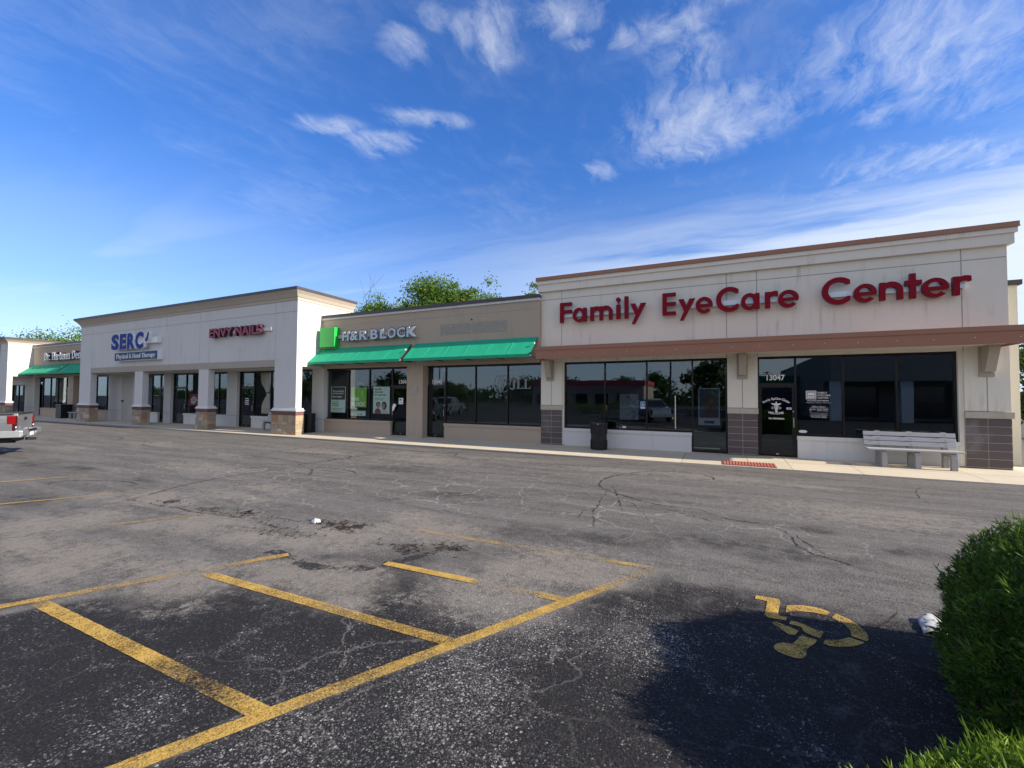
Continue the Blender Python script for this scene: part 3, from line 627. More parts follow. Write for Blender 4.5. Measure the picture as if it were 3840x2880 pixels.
stripes('parking_lines', [
    (kk((-2.94, .30)), kk((-.60, 4.64)), .105, [(0, .22), (.3, .3), (.42, .42), (.55, .3), (.78, .32), (.88, .5), (.95, .68), (1, .6)]),
    (kk((-5.14, 1.64)), kk((-2.22, 1.615)), .105, [(0, .62), (.07, .3), (.25, .2), (.5, .34), (.6, .25), (.66, .45), (.8, .72), (.9, .4), (1, .3)]),
    (kk((-4.52, 2.60)), kk((-1.70, 2.645)), .105, [(0, .6), (.06, .3), (.3, .28), (.55, .34), (.66, .5), (.8, .36), (1, .45)]),
    (kk((-3.13, 3.58)), kk((-1.15, 3.615)), .10, [(0, .2), (.5, .24), (.57, .72), (.7, .8), (.83, .7), (.87, .32), (1, .42)]),
    (kk((-3.58, 4.62)), kk((-.60, 4.68)), .085, [(0, .6), (.3, .48), (.55, .58), (.7, .82), (.8, .8), (.86, .4), (.97, .42), (1, .6)]),
    (kk((-5.75, .65)), kk((-4.24, 3.30)), .105, [(0, .3), (.35, .38), (.55, .48), (.68, .55), (.72, .85), (.80, .85), (.83, .5), (.95, .35), (1, .3)]),
    (kk((-7.45, 2.70)), kk((-6.80, 3.86)), .10, [(0, .8), (.3, .52), (1, .6)]),
    (kk((-10.4, 2.35)), kk((-9.10, 4.70)), .10, [(0, .35), (.5, .45), (.75, .6), (1, .75)]),
    (kk((-12.85, 3.1)), kk((-12.10, 4.75)), .10, [(0, .3), (.7, .4), (1, .5)]),
    (kk((-15.7, 3.8)), kk((-15.1, 4.95)), .09, [(0, .6), (1, .8)])])
# wheelchair stencil, head towards the viewer's side of the stall
wc = S_or(*[S_poly(q) for q in (
 [(0.309,4.534),(0.493,4.543),(0.488,4.461),(0.447,4.234),(0.456,4.193),(0.510,4.208),(0.491,4.136),(0.370,4.128),(0.344,4.161),(0.391,4.452),(0.296,4.459)],
 [(0.535,4.439),(0.666,4.498),(0.775,4.502),(0.844,4.459),(0.809,4.382),(0.720,4.391),(0.610,4.361),(0.542,4.321),(0.506,4.279)],
 [(0.882,4.447),(0.956,4.382),(1.001,4.296),(1.020,4.185),(1.008,4.084),(0.985,4.045),(0.903,4.080),(0.917,4.174),(0.900,4.279),(0.834,4.355)],
 [(0.718,3.942),(0.796,3.971),(0.882,4.050),(0.970,4.014),(0.883,3.924),(0.798,3.870),(0.720,3.853),(0.684,3.862)],
 [(0.379,4.045),(0.421,4.076),(0.557,3.994),(0.521,3.912),(0.480,3.901),(0.438,3.960)],
 [(0.529,4.151),(0.595,4.140),(0.675,4.076),(0.730,4.066),(0.683,3.940),(0.611,3.975),(0.591,4.005),(0.585,4.072),(0.503,4.084)],
 [(0.569,3.935),(0.657,3.903),(0.636,3.848),(0.563,3.725),(0.551,3.636),(0.520,3.585),(0.481,3.570),(0.424,3.582),(0.367,3.612),(0.354,3.657),(0.378,3.713),(0.430,3.756),(0.485,3.760),(0.528,3.850)])])
lp = trace(wc, (.25, 1.1, 3.45, 4.65), .012); Vw, Fw = fill_loops(lp, .0)
mb = MB(); mb.add([(q[0], q[1], .006) for q in Vw], Fw); ob = mb.build('wheelchair_stencil', PAINTY); tag(ob, kind='structure')
at = ob.data.attributes.new('worn', 'FLOAT', 'POINT'); at.data.foreach_set('value', [.18 + .2 * abs(math.sin(v[0] * 9 + v[1] * 5)) for v in mb.v])

# ------------------------------------------------------------------ sidewalk
mb = MB(); mc = MB()
jx = [-60, -52, -48.6, -46, -43, -40.2, -37.5, -34.8, -32, -29.3, -26.6, -23.9, -21.2, -19, -17.0, -14.35, -11.5, -8.6, -5.8, -3.05, -.9, .78, 1.72, 3.15, 5.36, 7.9, 10.4, 13]
for i in range(len(jx) - 1):
    a, c = jx[i] + .006, jx[i + 1] - .006; low = a > -1.
    dz = 0.
    for (ya, yb) in ((12.9, 13.9), (13.912, 15.6)):
        za, zb = float(zwalk(ya)), float(zwalk(yb))
        mb.add([(a, ya, za - .3), (c, ya, za - .3), (c, yb, zb - .3), (a, yb, zb - .3), (a, ya, za), (c, ya, za), (c, yb, zb), (a, yb, zb)],
               [(0, 3, 2, 1), (4, 5, 6, 7), (0, 1, 5, 4), (1, 2, 6, 5), (2, 3, 7, 6), (3, 0, 4, 7)])
    if a < -1.5: mc.add([(a, 12.86 - .02, -.2), (c, 12.84, -.2), (c, 12.895, -.2), (a, 12.895, -.2), (a, 12.86, .004), (c, 12.86, .004), (c, 12.895, .008), (a, 12.895, .008)],
                      [(0, 3, 2, 1), (4, 5, 6, 7), (0, 1, 5, 4), (1, 2, 6, 5), (2, 3, 7, 6), (3, 0, 4, 7)])
mb.box(-60, 13, 12.93, 15.6, -.35, -.02)
tag(mb.build('sidewalk', CONC), kind='structure'); tag(mc.build('kerb', CURB), kind='structure')
# tactile mat
BRICKR = paint('brick_red_rubber', (.38, .105, .075), .8, var=.2, scale=12)
mb = MB(); z0 = float(zwalk(12.98)); z1 = float(zwalk(13.55)); th = math.atan2(z1 - z0, .57)
mb.box(.13, 1.39, 12.98, 13.55, z0 + .001, z0 + .012)
for i in range(17):
    x = .15 + i * .0735; mb.prism([(x, z0 + .012), (x + .052, z0 + .012), (x + .043, z0 + .022), (x + .009, z0 + .022)], 12.985, 13.545, 'y')
for q in range(len(mb.v)): x, y, z = mb.v[q]; mb.v[q] = (x, y, z + (y - 12.98) * math.tan(th) + .002)
tag(mb.build('tactile_mat', BRICKR, loc=(.76, 13.26, z0)), 'red ribbed tactile warning mat set in the sidewalk at the ramp', 'tactile mat')
# ------------------------------------------------------------------ building helpers
def panels(mb, x0, x1, z0, z1, y, xs=(), zs=(), thick=.3, gap=.024, mi=0):
    """wall with control joints: thin slabs on a backing"""
    mb.box(x0, x1, y + .014, y + thick, z0, z1, mi)
    X = [x0, *xs, x1]; Zz = [z0, *zs, z1]
    for i in range(len(X) - 1):
        for j in range(len(Zz) - 1):
            a = X[i] + (gap / 2 if i else 0); c = X[i + 1] - (gap / 2 if i < len(X) - 2 else 0)
            e = Zz[j] + (gap / 2 if j else 0); g = Zz[j + 1] - (gap / 2 if j < len(Zz) - 2 else 0)
            mb.box(a, c, y, y + .0155, e, g, mi)
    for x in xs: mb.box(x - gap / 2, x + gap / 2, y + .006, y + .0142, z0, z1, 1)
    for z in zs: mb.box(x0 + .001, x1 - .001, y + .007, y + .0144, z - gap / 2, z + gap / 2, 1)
FD = .09                                     # frame depth
def storefront(par, xs, zb, zt, y, door=None, transom=2.20, floor=.1, glass=None, door_glass=None, hinge_right=True, fw=.05, label=None):
    """one run of aluminium glazing; xs = mullion lines, zb = bottom of each light, door = index of the light that is a door"""
    glass = glass or GLASS; fr = MB(); n = len(xs) - 1; ins = []
    for i in range(n):
        a, c = xs[i], xs[i + 1]; b = zb[i]
        fr.box(a + fw / 2 if i else a, c - fw / 2 if i < n - 1 else c, y, y + FD, zt - .07, zt)
        if door != i: fr.box(a + fw / 2 if i else a, c - fw / 2 if i < n - 1 else c, y, y + FD, b, b + .06)
        else: fr.box(a + fw / 2, c - fw / 2, y, y + FD, transom, transom + .06)
    for i, x in enumerate(xs):
        lo = min([zb[j] for j in (i - 1, i) if 0 <= j < n]); lo = floor if door in (i - 1, i) else lo
        fr.box(x - fw / 2, x + fw / 2, y - .004, y + FD + .004, lo, zt + .002)
    f = fr.build('shop_window', FRAME, par)
    if label: f['label'] = label
    panes = []
    for i in range(n):
        a, c = xs[i] + fw / 2, xs[i + 1] - fw / 2
        lo = transom + .06 if door == i else zb[i] + .06
        panes.append(MB().box(a, c, y + .04, y + .048, lo, zt - .07).build('pane', glass, f))
    d = None
    if door is not None:
        a, c = xs[door] + fw / 2 + .006, xs[door + 1] - fw / 2 - .006; D = MB(); st = .055
        D.box(a, a + st, y + .01, y + .055, floor + .02, transom - .006); D.box(c - st, c, y + .01, y + .055, floor + .02, transom - .006)
        D.box(a + st, c - st, y + .01, y + .055, floor + .02, floor + .14); D.box(a + st, c - st, y + .01, y + .055, transom - .075, transom - .006)
        d = D.build('door', FRAME, par)
        MB().box(a + st, c - st, y + .029, y + .036, floor + .14, transom - .075).build('pane', door_glass or GLASSD, d)
        hx = c - st / 2 if hinge_right else a + st / 2; h = MB()
        h.tube([(hx, y - .045, .96), (hx, y - .045, 1.24)], .012, 8); h.tube([(hx, y + .012, .99), (hx, y - .045, .99)], .008, 6); h.tube([(hx, y + .012, 1.21), (hx, y - .045, 1.21)], .008, 6)
        h.build('handle', METAL, d)
        lk = MB(); lk.tube([(hx, y + .012, 1.42), (hx, y - .006, 1.42)], .022, 12); lk.build('lock', METAL, d)
        MB().box((a + c) / 2 - .035, (a + c) / 2 + .035, y - .012, y + .012, floor + .05, floor + .075).build('bottom_bolt', METAL, d)
    return f, panes, d
METAL = paint('brushed_metal', (.55, .55, .57), .3, .9, .1, 8)
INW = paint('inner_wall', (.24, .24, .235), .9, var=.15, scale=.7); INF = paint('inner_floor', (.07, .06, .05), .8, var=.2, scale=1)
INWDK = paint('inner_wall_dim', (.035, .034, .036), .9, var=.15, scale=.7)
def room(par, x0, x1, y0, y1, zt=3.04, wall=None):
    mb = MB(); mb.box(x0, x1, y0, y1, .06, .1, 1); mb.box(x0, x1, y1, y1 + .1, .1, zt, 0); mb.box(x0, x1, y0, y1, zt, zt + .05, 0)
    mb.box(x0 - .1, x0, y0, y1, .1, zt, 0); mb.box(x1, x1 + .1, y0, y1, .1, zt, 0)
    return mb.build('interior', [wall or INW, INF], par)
def sillwall(par, x0, x1, yf, mat, z0=.02, top=.69, led=.59, yb=15.05):
    mb = MB(); mb.box(x0, x1, yf + .025, yb, z0, led); mb.box(x0 - .012, x1 + .012, yf - .01, yb + .001, led, top)
    return mb.build('sill_wall', mat, par)
def coping_ring(mb, x0, x1, y0, y1, z0, z1, th=.30, mi=0):
    mb.box(x0, x1, y0, y0 + th, z0, z1, mi); mb.box(x0, x0 + th, y0 + th, y1, z0, z1, mi); mb.box(x1 - th, x1, y0 + th, y1, z0, z1, mi); mb.box(x0 + th, x1 - th, y1 - th, y1, z0, z1, mi)
ROOF = paint('roof_membrane', (.5, .5, .5), .8)

# ================================================================== right unit: white wall, brown canopy
FAM = thing('shop_building', (.35, 14.88, .1), 'white stucco shop unit with a long brown canopy and grey block pilasters', 'building', 'units of the strip mall')
Y0 = 14.88; yg = 15.0
mb = MB(); panels(mb, -5.84, 6.54, 3.05, 6.05, Y0, (-5.05, .29, 1.11, 5.69), (5.36,), .28)
mb.box(-5.84, -5.6, Y0 + .28, 30, -.1, 5.6); mb.box(6.28, 6.538, Y0 + .28, 30, -.1, 5.6); mb.box(-5.6, 6.28, 29.75, 30, -.1, 5.6)
mb.box(-5.6, 6.28, Y0 + .28, 29.75, 5.0, 5.1)
mb.box(-5.03, -4.972, Y0 + .04, 15.06, .1, 3.05); mb.box(5.602, 5.70, Y0 + .04, 15.06, .1, 3.05)
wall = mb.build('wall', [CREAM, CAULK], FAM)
mb = MB(); c = .17
mb.box(-5.84 - c, 6.54 + c, Y0 - c, Y0 + .36, 6.05, 6.18); mb.box(-5.84 - c - .012, 6.54 + c + .012, Y0 - c - .012, Y0 - c, 6.045, 6.065)
mb.box(3.92, 3.96, Y0 - c - .004, Y0 + .365, 6.07, 6.186); mb.box(-.42, -.39, Y0 - c - .003, Y0 + .365, 6.07, 6.184)
mb.build('coping', BROWN, FAM)
mb = MB(); mb.box(-5.84 - .145, 6.54 + .145, Y0 - .145, Y0 - .002, 5.92, 6.048); mb.box(-5.84 - .10, 6.54 + .10, Y0 - .10, Y0 - .002, 5.655, 5.92)
mb.box(-5.84 - .145, -5.842, Y0 - .002, Y0 + .34, 5.92, 6.048); mb.box(-5.94, -5.842, Y0 - .002, Y0 + .34, 5.655, 5.92)
mb.box(6.542, 6.685, Y0 - .002, Y0 + .34, 5.92, 6.048); mb.box(6.542, 6.64, Y0 - .002, Y0 + .34, 5.655, 5.92)
mb.build('cornice', CREAM, FAM)
def pilaster(x0, x1, right=False):
    mb = MB(); mid = (x0 + x1) / 2
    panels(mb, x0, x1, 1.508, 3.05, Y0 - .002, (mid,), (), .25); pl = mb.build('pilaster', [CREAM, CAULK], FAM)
    e = .05 if right else .012
    mb = MB(); mb.box(x0 - .005, x1 + e, Y0 - .03 if right else Y0 - .008, Y0 + .2, 1.335, 1.497); mb.build('cap', CAPST, pl)
    mb = MB(); mb.box(x0 + .006, x1 - .006, Y0 + .004, Y0 + .2, -.05, 1.333, 1)
    for j in range(7):
        z = .115 + j * .203 - .203
        for i in range(2):
            a, d = (x0, mid) if i == 0 else (mid, x1)
            mb.box(a + .007, d - .007, Y0 - .004 + .0015 * ((i + j) % 3), Y0 + .1, max(-.05, z + .007), min(1.33, z + .196), 0)
        if right: mb.box(x1 - .01, x1 + .012, Y0 + .002, Y0 + .2, max(-.05, z + .007), min(1.33, z + .196), 0)
    mb.build('block_base', [BLOCK, MORT], pl)
    return pl
pilaster(-5.84, -5.03); pilaster(.30, 1.115); pilaster(5.70, 6.54, True)
# canopy
yc = 13.80
mb = MB(); mb.box(-5.62, 6.34, yc, yc + .05, 3.096, 3.40); mb.box(-5.635, 6.355, yc - .022, yc + .06, 3.387, 3.512)
mb.box(-5.62, -5.57, yc + .05, Y0 - .003, 3.096, 3.40); mb.box(6.29, 6.34, yc + .05, Y0 - .003, 3.096, 3.40); mb.box(-5.635, 6.355, yc + .06, Y0 - .003, 3.43, 3.50)
can = mb.build('canopy', BROWN, FAM)
MB().box(-5.565, 6.285, yc + .052, Y0 - .003, 3.145, 3.165).build('soffit', stucco('soffit', (.62, .60, .54), .1), can)
mb = MB()
for i in range(17):
    x = -5.45 + i * .73 + .03 * math.sin(i * 4); zz = 3.25 + .01 * math.sin(i * 3.1); MB().tube([(x, yc + .005, zz), (x, yc - .006, zz)], .013, 6).build('screw', METAL, can)
for xc in (-5.48, .705, 6.11):
    mb = MB(); mb.box(xc - .145, xc + .145, Y0 - .035, Y0 - .004, 2.375, 3.143)
    mb.prism([(Y0 - .035, 3.143), (Y0 - .42, 3.143), (Y0 - .42, 3.08), (Y0 - .19, 2.50), (Y0 - .035, 2.50)], xc - .10, xc + .10)
    mb.build('bracket', TAUPE, can)
sillwall(FAM, -4.972, -.73, 14.90, SILLW); sillwall(FAM, 2.115, 5.60, 14.90, SILLW, top=.715, led=.61)
fw1, panes1, _ = storefront(FAM, [-4.945, -3.512, -2.11, -.70, .272], [.69, .69, .69, .10], 3.05, yg)
fw2, panes2, door47 = storefront(FAM, [1.14, 2.085, 3.22, 4.395, 5.575], [.10, .715, .715, .715], 3.05, yg, door=0)
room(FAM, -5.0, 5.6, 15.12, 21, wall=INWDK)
DECAL = paint('white_vinyl', (.78, .78, .80), .5)
yd = yg + .038
mb = MB(); put_text(mb, '13047', (1.36, 1.83, 2.335, 2.505), yd, .002, .028); mb.build('number', DECAL, fw2)
# door lettering
mb = MB(); yq = yg + .027; arc = 'Family EyeCare Center'
V_, F_ = {}, {}
for i, chh in enumerate(arc):
    if chh == ' ': continue
    V, F = text_geo(chh, .002, .02); an = (i - (len(arc) - 1) / 2) * .052 * 1.28; rad = .50; s = .093
    V = V.copy(); V[:, 0] -= V[:, 0].max() / 2; V *= s
    cx, cz = 1.602 + rad * math.sin(an), 1.265 + rad * math.cos(an)
    W = np.stack([cx + V[:, 0] * math.cos(an) + V[:, 1] * math.sin(an), np.full(len(V), yq), cz - V[:, 0] * math.sin(an) + V[:, 1] * math.cos(an)], 1); W[:, 1] -= (V[:, 2] - V[:, 2].min()); mb.add(W, F)
for i, chh in enumerate('WELCOME'):
    V, F = text_geo(chh, .002, .03); an = (i - 3) * .062; s = .088; V = V.copy(); V[:, 0] -= V[:, 0].max() / 2; V *= s
    cx, cz = 1.60 + .9 * math.sin(an), 1.33 + .9 - .9 * math.cos(an)
    W = np.stack([cx + V[:, 0] * math.cos(an) - V[:, 1] * math.sin(an), np.full(len(V), yq), cz + V[:, 0] * math.sin(an) + V[:, 1] * math.cos(an)], 1); W[:, 1] -= (V[:, 2] - V[:, 2].min()); mb.add(W, F)
put_text(mb, 'O', (1.475, 1.535, 1.485, 1.55), yq, .002, .01); put_text(mb, 'D', (1.665, 1.725, 1.485, 1.55), yq, .002, .01)
put_text(mb, 'No Solicitation', (1.405, 1.80, 1.18, 1.235), yq, .002, .035)
cad = S_or(S_rect(-.009, .009, -.16, .12), S_ell(0, .135, .022, .022), S_poly([(-.005, .10), (-.13, .115), (-.12, .09), (-.10, .075), (-.07, .06), (-.01, .055)]), S_poly([(.005, .10), (.13, .115), (.12, .09), (.10, .075), (.07, .06), (.01, .055)]),
           *[S_ring(0, .03 - i * .052, .062 - i * .011, .03, .017) for i in range(4)])
put_shape(mb, cad, (-.15, .15, -.18, .17), .004, yq, .002, (1.60, 1.545))
mb.build('lettering', DECAL, door47)
MB().box(1.86, 1.985, yq - .003, yq, 1.475, 1.535).box(1.88, 1.965, yq - .005, yq - .003, 1.485, 1.525, 1).build('sticker', [DECAL, paint('sticker_blue', (.25, .30, .55), .5)], door47)
# hours panel on the glass
mb = MB(); L = 2.345
for i in range(9):
    z = 2.02 - i * .0285; mb.box(L, L + .25, yd - .002, yd, z - .0085, z + .0085)
mb.box(L, L + .012, yd - .0025, yd, 1.783, 2.028); mb.box(L + .238, L + .25, yd - .0025, yd, 1.783, 2.028)
put_shape(mb, S_or(S_and(S_ell(.125, .13, .085, .06), lambda X, Y: .13 - Y), S_rect(.055, .085, .04, .10), S_rect(.11, .14, .04, .10), S_rect(.165, .195, .04, .10)), (0, .25, 0, .25), .005, yd - .0026, .001, (L, 1.783))
for s, z in (('FAMILY', 1.945), ('EYECARE', 1.872), ('CENTER', 1.80)):
    put_text(mb, s, (2.625, 2.625 + {'F': .235, 'E': .305, 'C': .26}[s[0]], z, z + .052), yd, .002, .015)
put_text(mb, 'DOCTORS of OPTOMETRY', (2.375, 2.893, 1.722, 1.762), yd, .002, .02); put_text(mb, 'COMPASSION   INTEGRITY   INNOVATION', (2.345, 2.945, 1.672, 1.690), yd, .002, .01)
put_text(mb, 'Office Hours', (2.485, 2.81, 1.548, 1.592), yd, .002, .0); mb.box(2.435, 2.873, yd - .002, yd, 1.527, 1.534)
put_text(mb, 'Mon-Thu', (2.432, 2.57, 1.476, 1.505), yd, .002, .02); put_text(mb, '8:40am-5:00pm', (2.61, 2.873, 1.476, 1.505), yd, .002, .02)
put_text(mb, 'Fri', (2.432, 2.475, 1.438, 1.464), yd, .002, .02); put_text(mb, '8:40am-3:00pm', (2.61, 2.873, 1.438, 1.464), yd, .002, .02)
put_text(mb, 'Please call for an appointment', (2.435, 2.873, 1.372, 1.396), yd, .002, .0); put_text(mb, 'or in case of emergency', (2.475, 2.835, 1.338, 1.360), yd, .002, .0)
mb.box(2.435, 2.873, yd - .002, yd, 1.318, 1.324); put_text(mb, '913-535-4036', (2.467, 2.83, 1.252, 1.302), yd, .002, .0)
mb.build('lettering', DECAL, fw2)
mb = MB(); put_shape(mb, S_ell(0, 0, .105, .042), (-.12, .12, -.06, .06), .008, yd, .002, (2.26, .845)); mb.build('sticker', DECAL, fw2)
mb = MB()
for i in range(22):
    z = .80 + i * .048
    mb.box(-1.232, -1.204, yd - .002, yd, z, z + (.040 if i % 3 else .0485))
mb.build('height_strip', DECAL, fw1)
mb = MB(); mb.box(-2.315, -2.165, yd - .002, yd, 1.43, 1.66, 0); mb.box(-2.305, -2.175, yd - .003, yd - .002, 1.475, 1.65, 1)
put_shape(mb, S_or(S_ring(.0, -.01, .035, .035, .012), S_ell(-.005, .065, .013, .013), S_rect(-.012, .0, .0, .05), S_seg(-.005, .015, .04, .005, .011)), (-.06, .06, -.06, .09), .004, yd - .003, .001, (-2.24, 1.545)); mb.build('access_sticker', [DECAL, paint('access_blue', (.05, .16, .45), .5)], fw1)
MB().box(-2.92, -2.795, yd - .002, yd, .755, .82).build('sticker', DECAL, fw1)
# rear part of the unit, set back on the right
mb = MB(); mb.box(6.539, 7.66, 17.0, 30, -.1, 5.04); mb.build('rear_wing', BACKW, FAM)
MB().box(6.539, 7.74, 16.93, 30.05, 5.04, 5.18).build('coping', DARKCOP, FAM)

# ================================================================== low tan units with recessed parapet
def plaque(par, xc, zc, y, s=.15):
    mb = MB(); mb.box(xc - s, xc + s, y - .03, y, zc - s, zc + s)
    for a in range(4):
        an = a * math.pi / 2; ca, sa = math.cos(an), math.sin(an)
        q = [(-.4, -.9), (.4, -.9), (0, -.3)]; mb.prism([(xc + (u * ca - v * sa) * s, zc + (u * sa + v * ca) * s) for u, v in q], y - .037, y - .03, 'y')
    mb.prism([(xc - .35 * s, zc), (xc, zc - .35 * s), (xc + .35 * s, zc), (xc, zc + .35 * s)], y - .037, y - .03, 'y')
    mb.build('wall_plaque', stucco('plaque_stone', (.46, .40, .36), .2), par)
def tan_unit(label, X0, X1, px0, px1, w1, w2, dz=0.):
    """X0..X1 wall, pilaster px0..px1, w1/w2: mullion lines with door last / door first"""
    U = thing('shop_building', ((X0 + X1) / 2, 14.72, .1), label, 'building', 'units of the strip mall'); Y = 14.72; xm = (px0 + px1) / 2
    mb = MB(); panels(mb, X0, X1, 3.07, 5.35, Y, (xm,), (5.03,), .33)
    mb.box(X0, X1, Y + .33, 30, 4.6, 4.7); mb.box(X0, X1, 29.8, 30, -.1, 5)
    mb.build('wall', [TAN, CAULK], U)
    mb = MB(); mb.box(X0, X1, Y - .05, Y + .36, 5.35, 5.44); mb.build('trim_band', TRIMW, U)
    mb = MB(); mb.box(X0 - .0, X1, Y - .08, Y + .42, 5.44, 5.57); mb.box(xm - .02, xm + .02, Y - .084, Y + .43, 5.445, 5.575); mb.build('coping', DARKCOP, U)
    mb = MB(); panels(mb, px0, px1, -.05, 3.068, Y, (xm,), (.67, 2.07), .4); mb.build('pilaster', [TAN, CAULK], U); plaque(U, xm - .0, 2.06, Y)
    sillwall(U, w1[0] + .05, w1[-2] + .03, 14.9, TAN); sillwall(U, w2[1] + .03, w2[-1] + .03, 14.9, TAN)
    a = storefront(U, w1, [.69] * (len(w1) - 2) + [.1], 3.06, 15.05, door=len(w1) - 2, hinge_right=False, glass=GLASSP)
    b_ = storefront(U, w2, [.1] + [.69] * (len(w2) - 2), 3.06, 15.05, door=0)
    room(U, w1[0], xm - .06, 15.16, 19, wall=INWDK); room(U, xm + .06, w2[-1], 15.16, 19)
    return U, a, b_
HRB, hr1, hr2 = tan_unit('low tan shop unit with two green awnings in the middle of the row', -16.93, -5.845, -11.88, -11.05, [-16.98, -15.57, -14.27, -12.94, -11.94], [-11.10, -10.14, -8.715, -7.29, -5.87])
mb = MB(); put_text(mb, '13041', (-12.60, -12.13, 2.33, 2.50), 15.088, .002, .02); mb.build('number', DECAL, hr1[0])
mb = MB(); put_text(mb, '13043', (-10.83, -10.36, 2.325, 2.49), 15.088, .002, .02); mb.build('number', DECAL, hr2[0])
ghost = paint('weathered_patch', (.335, .29, .25), .9, var=.2, scale=5); mb = MB(); mb.box(-10.2, -7.16, 14.7165, 14.719, 4.275, 4.715, 0)
for x, z in ((-10.02, 4.67), (-9.73, 4.66), (-9.70, 4.62), (-8.47, 4.70), (-8.72, 4.68), (-10.02, 4.33), (-8.72, 4.38), (-7.5, 4.66), (-7.39, 4.70), (-7.4, 4.36)): mb.box(x - .008, x + .008, 14.713, 14.7166, z - .018, z + .012, 1)
mb.tube([(-8.72, 14.72, 4.83), (-8.72, 14.69, 4.83)], .03, 8, 2)
mb.build('sign_ghost', [ghost, WHITEP, BLACKM], HRB)  # weathered patch and fixings left where a sign was removed
DENT, de1, de2 = tan_unit('low tan shop unit with green awnings farther left between two white units', -48.6, -37.07, -42.60, -41.80, [-47.75, -46.43, -45.22, -43.80, -42.66], [-41.74, -40.75, -39.3, -37.85, -37.10])

# ================================================================== tall pale units with a deep porch
STONES = [blockmat('stone_a', (.42, .32, .21)), blockmat('stone_b', (.33, .265, .19)), blockmat('stone_c', (.50, .42, .31)), blockmat('stone_d', (.38, .22, .12)), blockmat('stone_e', (.30, .275, .25))]
SOLD = blockmat('soldier_brick', (.165, .085, .075))
def stone_base(par, x0, x1, y0, y1, z0=-.1, z1=.90, sd=0):
    rr = random.Random(sd); mb = MB(); mb.box(x0 + .02, x1 - .02, y0 + .02, y1 - .02, z0, z1 - .002, 5)
    def face(u0, u1, put):
        z = .04
        while z < z1 - .03:
            h = min(rr.choice((.12, .15, .19, .24)), z1 - z); h = z1 - z if z1 - z - h < .08 else h; u = u0
            while u < u1 - .01:
                wd = rr.choice((.18, .26, .34, .45)); wd = u1 - u if u1 - u - wd < .14 else wd
                put(u + .004, u + wd - .004, z + .004, z + h - .004, rr.uniform(-.008, .012), rr.choice((0, 0, 1, 1, 2, 3, 4))); u += wd
            z += h
    face(x0, x1, lambda a, c, e, g, d, mi: mb.box(a, c, y0 - d, y0 + .03, e, g, mi))
    face(y0 + .012, y1, lambda a, c, e, g, d, mi: mb.box(x1 - .03, x1 + d, a, c, e, g, mi))
    face(y0 + .012, y1, lambda a, c, e, g, d, mi: mb.box(x0 - d, x0 + .03, a, c, e, g, mi))
    mb.box(x0, x1, y0, y1, z0, .042, 1)
    mb.build('stone_base', STONES + [MORT], par)
    mb = MB(); mb.box(x0 + .012, x1 - .012, y0 + .012, y1 - .012, z1 + .001, z1 + .178, 1); n = int((x1 - x0) / .1); q = (x1 - x0) / n
    for i in range(n): mb.box(x0 + i * q + .004, x0 + (i + 1) * q - .004, y0 - .002, y0 + .05, z1 + .003, z1 + .177, 0)
    n = max(2, int((y1 - y0) / .1)); q = (y1 - y0) / n
    for i in range(n):
        for sx in (0, 1): mb.box(x1 - .05 if sx else x0 - .002, x1 + .002 if sx else x0 + .05, y0 + i * q + (.052 if i == 0 else .004), y0 + (i + 1) * q - .004, z1 + .003, z1 + .177, 0)
    mb.build('brick_band', [SOLD, MORT], par)
    mb = MB(); mb.box(x0 - .025, x1 + .025, y0 - .025, y1 + .025, z1 + .18, z1 + .24); mb.box(x0 + .02, x1 - .02, y0 + .02, y1 - .02, z1 + .24, z1 + .31); mb.build('cap', WHITEST, par)
WHITEST = stucco('white_cap', (.76, .75, .73), .1)
